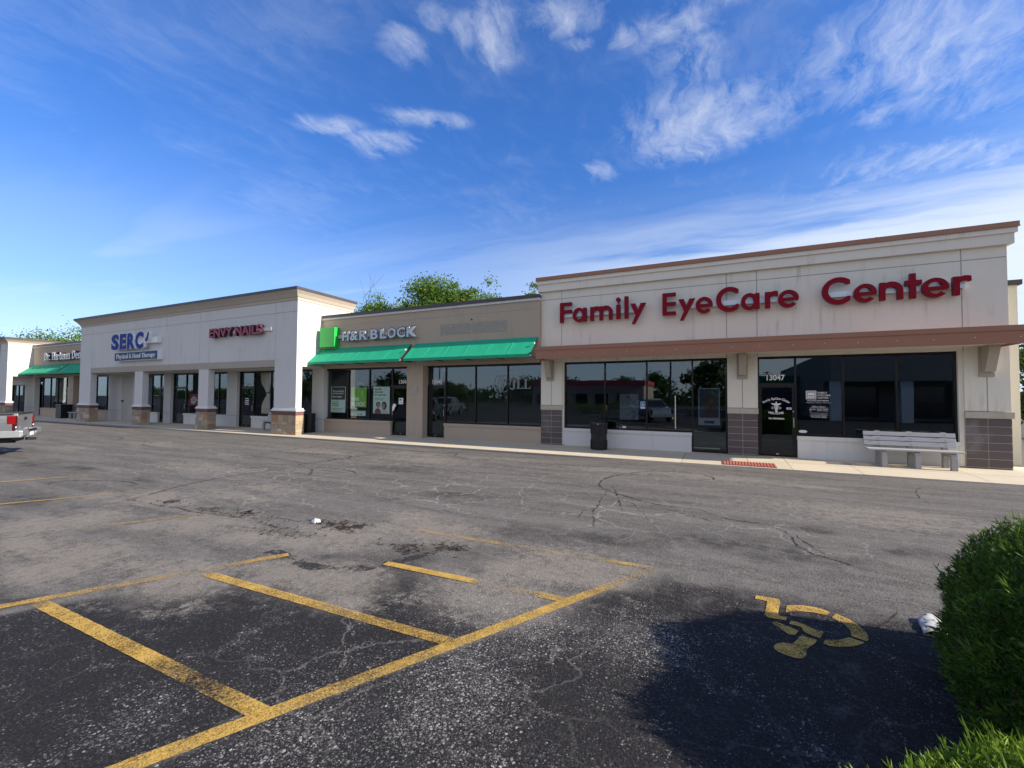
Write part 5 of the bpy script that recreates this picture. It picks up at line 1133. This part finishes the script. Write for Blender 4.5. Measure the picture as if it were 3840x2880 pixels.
# local: +x forward, +y left, z up, rear face at x=0
HW = .90
def arch_side(x0, x1, zb, zt, wx, wr, n=14):
    """side outline with a wheel arch cut in its lower edge"""
    pts = [(x0, zb), (x0, zt), (x1, zt), (x1, zb)]; a = [(wx + wr * math.cos(math.pi * i / n), max(zb, .40 + wr * math.sin(math.pi * i / n))) for i in range(n + 1)]
    return pts, a
def side_panel(mb, y, x0, x1, zb, zt, wx, wr, th=.05, topf=None, n=16):
    # strips above the arch
    xsx = sorted(set([x0, x1] + [wx + wr * math.cos(math.pi * i / n) for i in range(n + 1)] + list(np.linspace(x0, x1, 14))))
    xsx = [q for q in xsx if x0 <= q <= x1]
    prof = lambda x: max(zb, .40 + math.sqrt(max(0, wr * wr - (x - wx) ** 2))) if abs(x - wx) < wr else zb
    ro = lambda z: .035 * ((z - .85) / .4) ** 2         # belly of the side
    vs = []; fs = []; nz = 6
    for x in xsx:
        lo = prof(x); top = topf(x) if topf else zt
        for j in range(nz + 1):
            z = lo + (top - lo) * j / nz; vs.append((x, y - math.copysign(ro(z), y), z))
        for j in range(nz + 1):
            z = lo + (top - lo) * j / nz; vs.append((x, y - math.copysign(ro(z) + th, y), z))
    W = 2 * (nz + 1)
    for i in range(len(xsx) - 1):
        for j in range(nz):
            a = i * W + j; fs += [(a, a + W, a + W + 1, a + 1), (a + nz + 1, a + nz + 2, a + W + nz + 2, a + W + nz + 1)]
        a = i * W; fs += [(a, a + nz + 1, a + W + nz + 1, a + W), (a + nz, a + W + nz, a + W + 2 * nz + 1, a + 2 * nz + 1)]
    for i in (0, len(xsx) - 1):
        a = i * W
        for j in range(nz): fs.append((a + j, a + j + 1, a + nz + 2 + j, a + nz + 1 + j))
    mb.add(vs, fs)
mb = MB()
for s in (1, -1): side_panel(mb, s * HW, .03, 1.86, .55, 1.20, 1.28, .47)
mb.box(.06, 1.86, -HW + .10, HW - .10, .70, .76); mb.box(1.80, 1.86, -HW + .06, HW - .06, .76, 1.19)
mb.build('bed', SILV, TR)
mb = MB()
for s in (1, -1): mb.box(.03, 1.88, s * HW - .04 - .055, s * HW - .04 + .055, 1.20, 1.235)
mb.build('bed_rail', TRIMB, TR)
mb = MB(); mb.prism([(-.02, .74), (-.02, 1.06), (-.035, 1.14), (-.03, 1.22), (.05, 1.22), (.05, .74)], -.70, .70, 'y')
mb.v = [(v[0], v[1], v[2]) for v in mb.v]; tgt = mb.build('tailgate', TGATE, TR, bevel=.01)
MB().box(-.045, -.03, -.69, .69, 1.205, 1.235).build('tailgate_cap', TRIMB, tgt); mb = MB(); mb.box(-.04, -.02, -.11, .11, 1.03, 1.11); mb.build('handle', TRIMB, tgt)
mb = MB(); mb.box(-.027, -.02, -.45, .45, .80, .86); mb.build('stamped_panel', paint('grey_paint_dark', (.28, .29, .30), .35, .4), tgt)
for s in (1, -1):
    a, c = sorted((s * .705, s * .905))
    mb = MB(); mb.box(-.03, .13, a, c, .94, 1.17, 0); mb.box(-.026, .11, a, c - .012 * (s > 0), .78, .938, 1); mb.box(-.034, -.024, a + .06, c - .06, .82, .87, 2); mb.build('tail_light', [REDLENS, paint('dark_red_lens', (.06, .006, .012), .15), WHITEP], TR, bevel=.012)
mb = MB(); mb.prism([(-.16, .56), (-.19, .62), (-.18, .75), (-.02, .77), (-.02, .56)], -.92, -.36, 'y'); mb.prism([(-.16, .56), (-.19, .62), (-.18, .75), (-.02, .77), (-.02, .56)], .36, .92, 'y'); mb.box(-.17, -.02, -.36, .36, .53, .70)
for s in (1, -1):
    a, c = sorted((s * .86, s * .93)); mb.box(-.15, .32, a, c, .56, .75)
bmp = mb.build('rear_bumper', paint('bumper_silver', (.36, .38, .40), .35, .5), TR, bevel=.02)
MB().box(-.20, -.15, -.36, .36, .70, .765).build('bumper_step', TRIMB, bmp); MB().box(-.183, -.171, -.15, .15, .57, .69).build('licence_plate', WHITEP, bmp); MB().box(-.26, -.05, -.05, .05, .42, .50).build('tow_hitch', TRIMB, bmp)
mb = MB()
for s in (1, -1): side_panel(mb, s * HW, 1.90, 4.05, .42, 1.16, 99, .1)
mb.box(1.90, 4.05, -HW + .06, HW - .06, .38, .46)
for s in (1, -1): side_panel(mb, s * HW, 4.05, 5.35, .45, 1.12, 4.70, .47, topf=lambda x: 1.16 - .10 * max(0, (x - 4.1)) / 1.25)
mb.add([(4.02, -HW + .06, 1.16), (4.02, HW - .06, 1.16), (5.2, HW - .10, 1.06), (5.2, -HW + .10, 1.06), (5.36, HW - .2, .9), (5.36, -HW + .2, .9), (5.40, HW - .2, .5), (5.40, -HW + .2, .5)], [(0, 1, 2, 3), (3, 2, 4, 5), (5, 4, 6, 7)])
mb.box(5.30, 5.45, -HW + .04, HW - .04, .40, .62)
mb.prism([(2.02, 1.60), (2.30, 1.76), (3.2, 1.77), (3.55, 1.66), (3.55, 1.62), (2.06, 1.56)], -.68, .68, 'y')
for s in (1, -1):
    for (xa, za), (xb, zb_) in (((1.93, 1.16), (2.06, 1.60)), ((2.95, 1.16), (2.95, 1.66)), ((4.12, 1.14), (3.50, 1.64))): mb.tube([(xa, s * (HW - .07), za), (xb, s * .68, zb_)], .035, 6)
mb.build('body', SILV, TR)
mb = MB()
for s in (1, -1): mb.add([(1.97, s * (HW - .065), 1.15), (4.08, s * (HW - .065), 1.13), (3.52, s * .685, 1.63), (2.08, s * .685, 1.60)], [(0, 1, 2, 3)]); 
mb.add([(1.95, -.80, 1.16), (1.95, .80, 1.16), (2.05, .66, 1.60), (2.05, -.66, 1.60), (4.12, -.80, 1.13), (4.12, .80, 1.13), (3.54, .66, 1.64), (3.54, -.66, 1.64)], [(0, 1, 2, 3), (4, 5, 6, 7)]); mb.build('windows', GLZ, TR)
for xx in (1.28, 4.70):
    for s in (1, -1):
        yy = s * .80; mb = MB(); prof = [(.19, -.10), (.33, -.12), (.375, -.09), (.38, 0), (.375, .09), (.33, .12), (.19, .10)]
        L = MB(); L.lathe(prof, (0, 0, 0), 28); mb.add([(xx + v[0], yy + v[2], .38 + v[1]) for v in L.v], L.f); wl = mb.build('wheel', RUB, TR, smooth=False)
        mb = MB(); L = MB(); L.lathe([(.05, .09), (.20, .085), (.235, .10), (.235, .02), (.05, .02)], (0, 0, 0), 24); mb.add([(xx + v[0], yy + s * v[2], .38 + v[1]) for v in L.v], L.f)
        for q in range(6):
            an = q * math.pi / 3; mb.tube([(xx + .04 * math.cos(an), yy + s * .10, .38 + .04 * math.sin(an)), (xx + .21 * math.cos(an), yy + s * .105, .38 + .21 * math.sin(an))], .026, 6)
        mb.build('rim', CHROME, wl)
        mb = MB(); n = 14; ar = [(xx + .47 * math.cos(math.pi * i / n), .40 + .47 * math.sin(math.pi * i / n)) for i in range(n + 1)]
        mb.tube([(u, s * (HW - .02), v) for u, v in ar], .022, 5); mb.build('wheel_arch', TRIMB, wl)
mb = MB(); mb.box(.1, 5.2, -.55, .55, .40, .52); mb.tube([(.05, .45, .42), (1.0, .45, .42)], .035, 8); mb.build('chassis', TRIMB, TR)

# ------------------------------------------------------------------ trees
def leafmat(name, a, c, trans=.35):
    m, t, b = principled(name); ri = t.new('ShaderNodeNewGeometry').outputs['Random Per Island']; n = t.noise(wpos(t), .8, 3)
    cc = t.mix(t.math('ADD', t.math('MULTIPLY', ri, .6), t.math('MULTIPLY', n, .4)), a, c); setp(t, b, Base_Color=cc, Roughness=.55); b.inputs['Specular IOR Level'].default_value = .3
    tl = t.new('ShaderNodeBsdfTranslucent', {'Color': t.mix(.5, cc, (.12, .22, .02))}); out = m.node_tree.nodes['Material Output']
    mx = t.new('ShaderNodeMixShader', {0: trans, 1: b.outputs[0], 2: tl.outputs[0]}); t.l.new(mx.outputs[0], out.inputs[0]); return m
LEAF = leafmat('maple_leaf', (.055, .13, .012), (.14, .235, .03)); LEAF2 = leafmat('locust_leaf', (.07, .15, .03), (.16, .25, .07)); LEAF3 = leafmat('dark_leaf', (.022, .050, .012), (.05, .09, .02)); BARK = paint('bark', (.10, .08, .06), .9, var=.3, scale=8)
def leaves(centers, n_each, spread, size, g):
    c = np.repeat(centers, n_each, 0); N = len(c); pos = c + g.normal(0, 1, (N, 3)) * spread
    d = g.normal(0, 1, (N, 3)); d /= np.linalg.norm(d, axis=1)[:, None]; e = np.cross(d, g.normal(0, 1, (N, 3))); e /= np.linalg.norm(e, axis=1)[:, None]
    L = size * g.uniform(.6, 1.3, (N, 1)); Wd = L * .55
    V = np.stack([pos - d * L, pos + e * Wd, pos + d * L, pos - e * Wd], 1).reshape(-1, 3); return V, np.arange(N * 4).reshape(N, 4)
def tree(x, y, h, rad, label, seed, mat, n=70, each=70, base=.35, size=.12, tall=1., bare=0, group='trees behind the roofs'):
    g = np.random.default_rng(seed); T = thing('tree', (x, y, 0), label, 'tree', group)
    zc = h * (base + (1 - base) / 2); rz = h * (1 - base) / 2
    u = g.normal(0, 1, (n * 3, 3)); u /= np.linalg.norm(u, axis=1)[:, None]; rr = g.uniform(.35, 1.0, (n * 3, 1)) ** .6
    lob = 1 + .28 * np.sin(u[:, :1] * 5 + seed) * np.cos(u[:, 1:2] * 4 + seed * 2)
    C = u * rr * lob * np.array([rad, rad, rz]) * np.array([1, 1, tall]) + np.array([x, y, zc]); C = C[C[:, 2] < h][:n]
    sp = np.array([1, 1, .7]) * rad * .17
    V, F = leaves(C, each, sp, size, g); fast_mesh('crown', V, F, [mat], T)
    mb = MB(); r0 = .035 * h * .8
    mb.tube([(x, y, -.1), (x + .05 * rad, y, h * base * .6), (x, y + .04 * rad, h * base), (x + .1, y, zc), (x, y, h * .9)], [r0, r0 * .8, r0 * .7, r0 * .4, r0 * .1], 8)
    for i in range(min(len(C), 26)):
        q = C[i * len(C) // 26]; s = .4 + .5 * g.random(); p0 = np.array([x, y, h * base * .8 + (q[2] - h * base * .8) * s * .6]); mid = (p0 * .5 + q * .5) + g.normal(0, .12 * rad, 3)
        mb.tube([p0, mid, q], [r0 * .28, r0 * .17, r0 * .05], 5)
    for i in range(bare):
        an = g.uniform(0, 6.28); q = (x - rad * .5 + g.normal(0, .25), y, h * .75); mb.tube([q, (q[0] + g.normal(0, .3), q[1], h * .95), (q[0] + g.normal(0, .5), q[1] + g.normal(0, .2), h * 1.10 + g.random() * .5)], [.03, .02, .008], 4)
    mb.build('trunk', BARK, T)
    return T
tree(-27.4, 30, 11.4, 2.2, 'small leafy tree with bare twigs on top, left of the big maple behind the roof', 11, LEAF, 80, 160, .3, .10, bare=5)
tree(-21.7, 30, 11.6, 3.0, 'biggest bright green tree behind the tan roof', 12, LEAF, 160, 260, .3, .105)
tree(-24.0, 31, 10.6, 1.5, 'low bushy tree between the small leafy tree and the biggest one', 13, LEAF, 46, 170, .3, .10)
tree(-18.7, 30, 11.2, 1.5, 'narrow green tree just right of the biggest one behind the tan roof', 14, LEAF, 44, 170, .3, .10)
tree(-16.4, 30, 11.0, 1.9, 'thin pale feathery tree behind the right part of the tan roof', 15, LEAF2, 46, 110, .35, .10)
tree(-12.7, 30, 10.6, 1.3, 'little tree top peeping out beside the corner of the white unit', 16, LEAF2, 30, 70, .35, .11)
tree(-69.5, 22.5, 8.3, 4.3, 'layered tree behind the far left roofs, at the left', 17, LEAF3, 90, 130, .35, .11)
tree(-61.5, 22.5, 9.0, 4.0, 'layered tree behind the far left roofs, next to the tall pale wall', 18, LEAF, 90, 130, .35, .11)
tree(13.9, 29, 4.7, 1.9, 'low dark green tree beyond the right end of the row', 19, LEAF3, 60, 70, .12, .12)

# ------------------------------------------------------------------ junipers by the camera
def juniper(name, cx, cy, rx, ry, h, label, seed, n, cols, ln=(.05, .13), sh=2.6, core=True, dead=.0):
    g = np.random.default_rng(seed); T = thing(name, (cx, cy, 0), label, 'shrub', 'clipped junipers of the island')
    u = g.normal(0, 1, (n, 3)); u /= np.linalg.norm(u, axis=1)[:, None]; u[:, 2] = np.abs(u[:, 2]) * 1.0 - .25; 
    q = (np.abs(u) ** sh).sum(1) ** (1 / sh); S = u / q[:, None]                # superellipsoid shell
    bump = 1 + .055 * np.sin(S[:, 0] * 9 + seed) * np.cos(S[:, 1] * 8) + .03 * np.sin(S[:, 2] * 14 + S[:, 0] * 11) * np.sin(S[:, 1] * 13)
    dep = 1 - np.abs(g.normal(0, .075, n)); P = S * (bump * dep)[:, None] * np.array([rx, ry, h * .80]); P[:, 2] += h * .20; P = P + np.array([cx, cy, 0.])
    nr = S * np.array([1 / rx, 1 / ry, 1 / h]); nr /= np.linalg.norm(nr, axis=1)[:, None]
    d = nr * .75 + np.array([0, 0, .55]) + g.normal(0, .42, (n, 3)); d /= np.linalg.norm(d, axis=1)[:, None]
    L = g.uniform(*ln, (n, 1)) * (1 + 1.5 * (g.random((n, 1)) > .94)); Vs, Fs, MI = [], [], []
    clump = np.sin(S[:, 0] * 17 + seed) * np.sin(S[:, 1] * 19) * np.sin(S[:, 2] * 15 + 1); base_mi = np.where(g.random(n) < dead * (1 + 6 * (np.sin(S[:, 0] * 7) * np.cos(S[:, 1] * 6 + 2) > .55)), 2, (g.random(n) < .35 + .5 * clump) * 1)
    # each sprig: a main blade and side blades
    for kx, (sc2, spread) in enumerate(((1, 0), (.62, .55), (.62, .55), (.5, .7), (.5, .7))):
        dd = d + g.normal(0, spread, (n, 3)) if spread else d; dd = dd / np.linalg.norm(dd, axis=1)[:, None]
        e = np.cross(dd, g.normal(0, 1, (n, 3))); e /= np.linalg.norm(e, axis=1)[:, None]; st = P + d * L * (.25 * kx / 2 if kx else 0) ; LL = L * sc2; wd = .0022 + .020 * LL
        V = np.stack([st - e * wd * .5, st + dd * LL * .55 - e * wd, st + dd * LL, st + dd * LL * .55 + e * wd], 1); Vs.append(V.reshape(-1, 3)); Fs.append(np.arange(n * 4).reshape(n, 4) + kx * n * 4); MI.append(base_mi)
    fast_mesh('foliage', np.concatenate(Vs), np.concatenate(Fs), cols, T, midx=np.concatenate(MI))
    if core:
        mb = MB(); nu, nv = 30, 14; vs = []  # dark inner shell added to block light through the foliage, plus thin stems
        for j in range(nv + 1):
            ph = -0.25 + (math.pi / 2 + .25) * j / nv
            for i in range(nu):
                a = 2 * math.pi * i / nu; k3 = np.array([math.cos(a) * math.cos(ph), math.sin(a) * math.cos(ph), math.sin(ph)]); k3 = k3 / ((np.abs(k3) ** sh).sum() ** (1 / sh)); w_ = .84 + .05 * math.sin(a * 7 + j)
                vs.append((cx + k3[0] * rx * w_, cy + k3[1] * ry * w_, h * .2 + k3[2] * h * .8 * w_))
        mb.add(vs, [(j * nu + i, j * nu + (i + 1) % nu, (j + 1) * nu + (i + 1) % nu, (j + 1) * nu + i) for j in range(nv) for i in range(nu)])
        for i in range(40):
            a = g.uniform(0, 6.28); mb.tube([(cx + .3 * rx * math.cos(a), cy + .3 * ry * math.sin(a), -.03), (cx + .9 * rx * math.cos(a + .2), cy + .9 * ry * math.sin(a + .2), h * g.uniform(.15, .6))], [.014, .005], 4)
        mb.build('core_and_stems', paint('juniper_core_wood', (.030, .026, .018), .95, var=.4, scale=20), T)
    return T
JU = [leafmat('juniper_green', (.022, .068, .010), (.07, .15, .02), .28), leafmat('juniper_bright', (.08, .17, .014), (.17, .28, .035), .32), paint('juniper_brown', (.075, .05, .03), .9, var=.4)]
JY = [leafmat('juniper_lime', (.085, .18, .010), (.17, .28, .028), .30), leafmat('juniper_yellow', (.15, .24, .014), (.25, .34, .04), .30), paint('juniper_brown', (.075, .05, .03), .9)]
juniper('juniper_bush', 2.53, 3.20, 1.27, 1.18, 1.12, 'big dark green juniper bush at the right edge with sunlit top', 5, 140000, JU, (.016, .048), sh=3.0, dead=.05)
juniper('juniper_bush', 1.43, 1.46, 1.11, .88, .70, 'bright lime green juniper in the bottom right corner', 6, 100000, JY, (.016, .046))
# mulch bed under the junipers
m, t, b = principled('mulch'); p = wpos(t); setp(t, b, Base_Color=t.mix(t.noise(p, 40., 5, .7), (.02, .014, .01), (.075, .055, .04)), Roughness=.95, Normal=t.new('ShaderNodeBump', {'Height': t.noise(p, 60., 4, .7), 'Strength': 1., 'Distance': .02}).outputs[0])
mb = MB(); pr = []
for i in range(40):
    a = 2 * math.pi * i / 40; pr.append((2.55 + 1.05 * math.cos(a) * (1 + .06 * math.sin(5 * a)), 2.45 + 1.75 * math.sin(a) * (1 + .05 * math.sin(4 * a))))
mb.prism(pr, -.05, .012, 'z'); tag(mb.build('mulch_bed', m), kind='structure')

# ------------------------------------------------------------------ litter
m, t, b = principled('newsprint'); p = opos(t); setp(t, b, Base_Color=t.mix(t.map(t.noise(t.scale(p, (1, 1, 1)), 26., 3, .6), .56, .62), (.40, .41, .41), (.07, .075, .08)), Roughness=.8)
mb = MB(); vs = []; n1, n2 = 10, 8
for j in range(n2 + 1):
    for i in range(n1 + 1):
        u, v = i / n1, j / n2; x = 1.45 + .16 * u - .05 * v; y = 4.62 - .27 * v + .05 * u; vs.append((x, y, .012 + .03 * math.sin(math.pi * u) * (1 - .4 * v) + .02 * math.sin(7 * v + 3 * u) ** 2))
f1 = [(j * (n1 + 1) + i, (j + 1) * (n1 + 1) + i, (j + 1) * (n1 + 1) + i + 1, j * (n1 + 1) + i + 1) for j in range(n2) for i in range(n1)]
mb.add(vs, f1); pa = mb.build('newspaper', m, loc=(1.5, 4.5, 0), smooth=True); tag(pa, 'crumpled newspaper lying on the asphalt against the dark bush', 'newspaper'); md = pa.modifiers.new('th', 'SOLIDIFY'); md.thickness = .012
mb = MB(); x, y = -5.12, 4.39
mb.add([(x - .06, y - .02, .005), (x + .05, y - .05, .005), (x + .09, y + .02, .01), (x + .03, y + .06, .03), (x - .05, y + .04, .035), (x + .0, y, .055), (x + .06, y, .045)], [(0, 1, 5), (1, 2, 6), (1, 6, 5), (2, 3, 6), (3, 5, 6), (3, 4, 5), (4, 0, 5)]); tag(mb.build('litter', WHP, loc=(x, y, 0)), 'scrap of white litter beside the dark dirt on the asphalt', 'litter')
mb = MB(); rr = random.Random(9)
for i in range(300):
    q = rr.choice(DIRT + CRACK[-3:]); a = rr.randrange(len(q) - 1); s = rr.random(); x = q[a][0] + (q[a + 1][0] - q[a][0]) * s + rr.gauss(0, .13); y = q[a][1] + (q[a + 1][1] - q[a][1]) * s + rr.gauss(0, .06); L_ = rr.uniform(.006, .022); an = rr.uniform(0, 6.28)
    mb.add([(x + L_ * math.cos(an), y + L_ * math.sin(an), .010), (x - L_ * .5 * math.sin(an), y + L_ * .5 * math.cos(an), .022), (x - L_ * math.cos(an), y - L_ * math.sin(an), .010), (x + L_ * .5 * math.sin(an), y - L_ * .5 * math.cos(an), .008)], [(0, 1, 2, 3)])
tag(mb.build('leaf_debris', paint('dead_leaf', (.045, .028, .018), .9, var=.5, scale=20)), 'dark dead leaves and dirt caught in the cracks', None, None, 'stuff')

# ------------------------------------------------------------------ across the lot, behind the camera: what the shop glass mirrors
def far_building(x0, x1, y0, y1, h, label, wm, rm, sign=None):
    U = thing('far_building', ((x0 + x1) / 2, y1, 0), label, 'building'); mb = MB(); mb.box(x0, x1, y0, y1, 0, h); mb.build('wall', wm, U); mb = MB(); mb.box(x0 - .2, x1 + .2, y0 - .2, y1 + .2, h + .002, h + .9); mb.build('roof_band', rm, U)
    n = int((x1 - x0) / 4)
    for i in range(n): MB().box(x0 + 1 + i * (x1 - x0 - 2) / n, x0 + 3.4 + i * (x1 - x0 - 2) / n, y1 - .05, y1 + .03, .6, 2.6).build('window', GLZ, U)
    return U
far_building(-34, -12, -64, -52, 4.2, 'low red roofed restaurant across the road, seen mirrored in the shop glass', stucco('far_tan', (.33, .25, .18)), paint('far_red', (.33, .03, .04), .5))
far_building(2, 9, -34, -29, 3.6, 'green canopied kiosk across the lot, mirrored in the shop glass', stucco('far_grey', (.2, .19, .18)), paint('far_green', (.012, .15, .07), .6))
WG = thing('far_building', (26, -14, 0), 'long shaded mall wing with pale columns mirrored in the dark glass', 'building')
mb = MB(); mb.box(8.6, 44, -44, -17.0, 0, 5.9); mb.box(8.6, 44, -17.0, -14.0, 3.3, 5.9); mb.build('wall', stucco('wing_stucco', (.22, .20, .18), .2), WG)
for i in range(7): MB().box(8.6 + i * 4.6, 9.35 + i * 4.6, -14.8, -14.05, 0, 3.298).build('column', PALE, WG)
for i in range(6): MB().box(10 + i * 4.6, 12.6 + i * 4.6, -17.02, -16.95, .3, 2.9).build('window', GLZ, WG)
def light_pole(x, y, h, label):
    P = thing('light_pole', (x, y, 0), label, 'street lamp', 'parking lot light poles'); mb = MB(); mb.tube([(x, y, .6), (x, y, h)], [.09, .06], 8); mb.build('pole', BLACKM, P); mb = MB(); mb.tube([(x, y, 0), (x, y, .75)], .26, 14); mb.build('footing', paint('yellow_footing', (.55, .36, .03), .7), P)
    mb = MB(); mb.box(x - .9, x - .25, y - .15, y + .15, h - .05, h + .12); mb.box(x + .25, x + .9, y - .15, y + .15, h - .05, h + .12); mb.box(x - .25, x + .25, y - .03, y + .03, h, h + .06); mb.build('lamp_head', BLACKM, P)
c4 = clone(TR); c4.location = (-6.2, -8.5, 0); c4.rotation_euler = (0, 0, R(62)); c4['label'] = 'silver pickup parked nose first toward the shops behind the camera, mirrored in the wide window'
c5 = clone(TR); c5.location = (-25, -9, 0); c5.rotation_euler = (0, 0, R(75)); c5['label'] = 'silver pickup parked far left behind the camera, mirrored in the vacant shop'
for c_ in (TR, c4, c5): c_['group'] = 'silver pickups in the lot'
for x, y, h, l in ((-3.6, -9.5, 9, 'tall dark light pole on a yellow footing, nearest behind the camera'), (-30, -13, 9, 'light pole on a yellow footing, left and behind the camera'), (3.2, -26, 9.5, 'light pole near the green kiosk'), (-15, -34, 10, 'light pole near the red roofed restaurant')): light_pole(x, y, h, l)
for i in range(13):
    x = -95 + i * 10.5 + rng.uniform(-2, 2); y = -74 - rng.uniform(0, 14) if i % 3 else -44 - rng.uniform(0, 4)
    if -36 < x < -8 and y > -70: y = -78
    tree(x, y, rng.uniform(5.5, 8.5), rng.uniform(3.2, 4.8), 'dark tree in the tree line across the road behind the camera', 40 + i, LEAF3, 50, 50, .12, .34, group='tree line behind the camera')
g = np.random.default_rng(8); C = np.stack([g.uniform(-260, 90, 900), g.uniform(-100, -88, 900), g.uniform(0., 1., 900) ** .8 * 5.2], 1); C[:, 2] *= .75 + .25 * np.sin(C[:, 0] * .09)
V, F = leaves(C, 26, np.array([1.6, 1., .6]), .55, g); tag(fast_mesh('far_woods', V, F, [LEAF3]), 'dark far woods beyond the road behind the camera', None, None, 'stuff')
g = np.random.default_rng(3); C = np.stack([g.uniform(-70, 14, 260), g.uniform(-21.5, -18.5, 260), g.uniform(.2, 1.25, 260)], 1); C = C[(np.sin(C[:, 0] * .35) > -.55)]
V, F = leaves(C, 40, np.array([.5, .35, .28]), .10, g); tag(fast_mesh('shrubbery', V, F, [LEAF3]), 'dark planting strip of shrubs along the far side of the lot behind the camera', None, None, 'stuff')
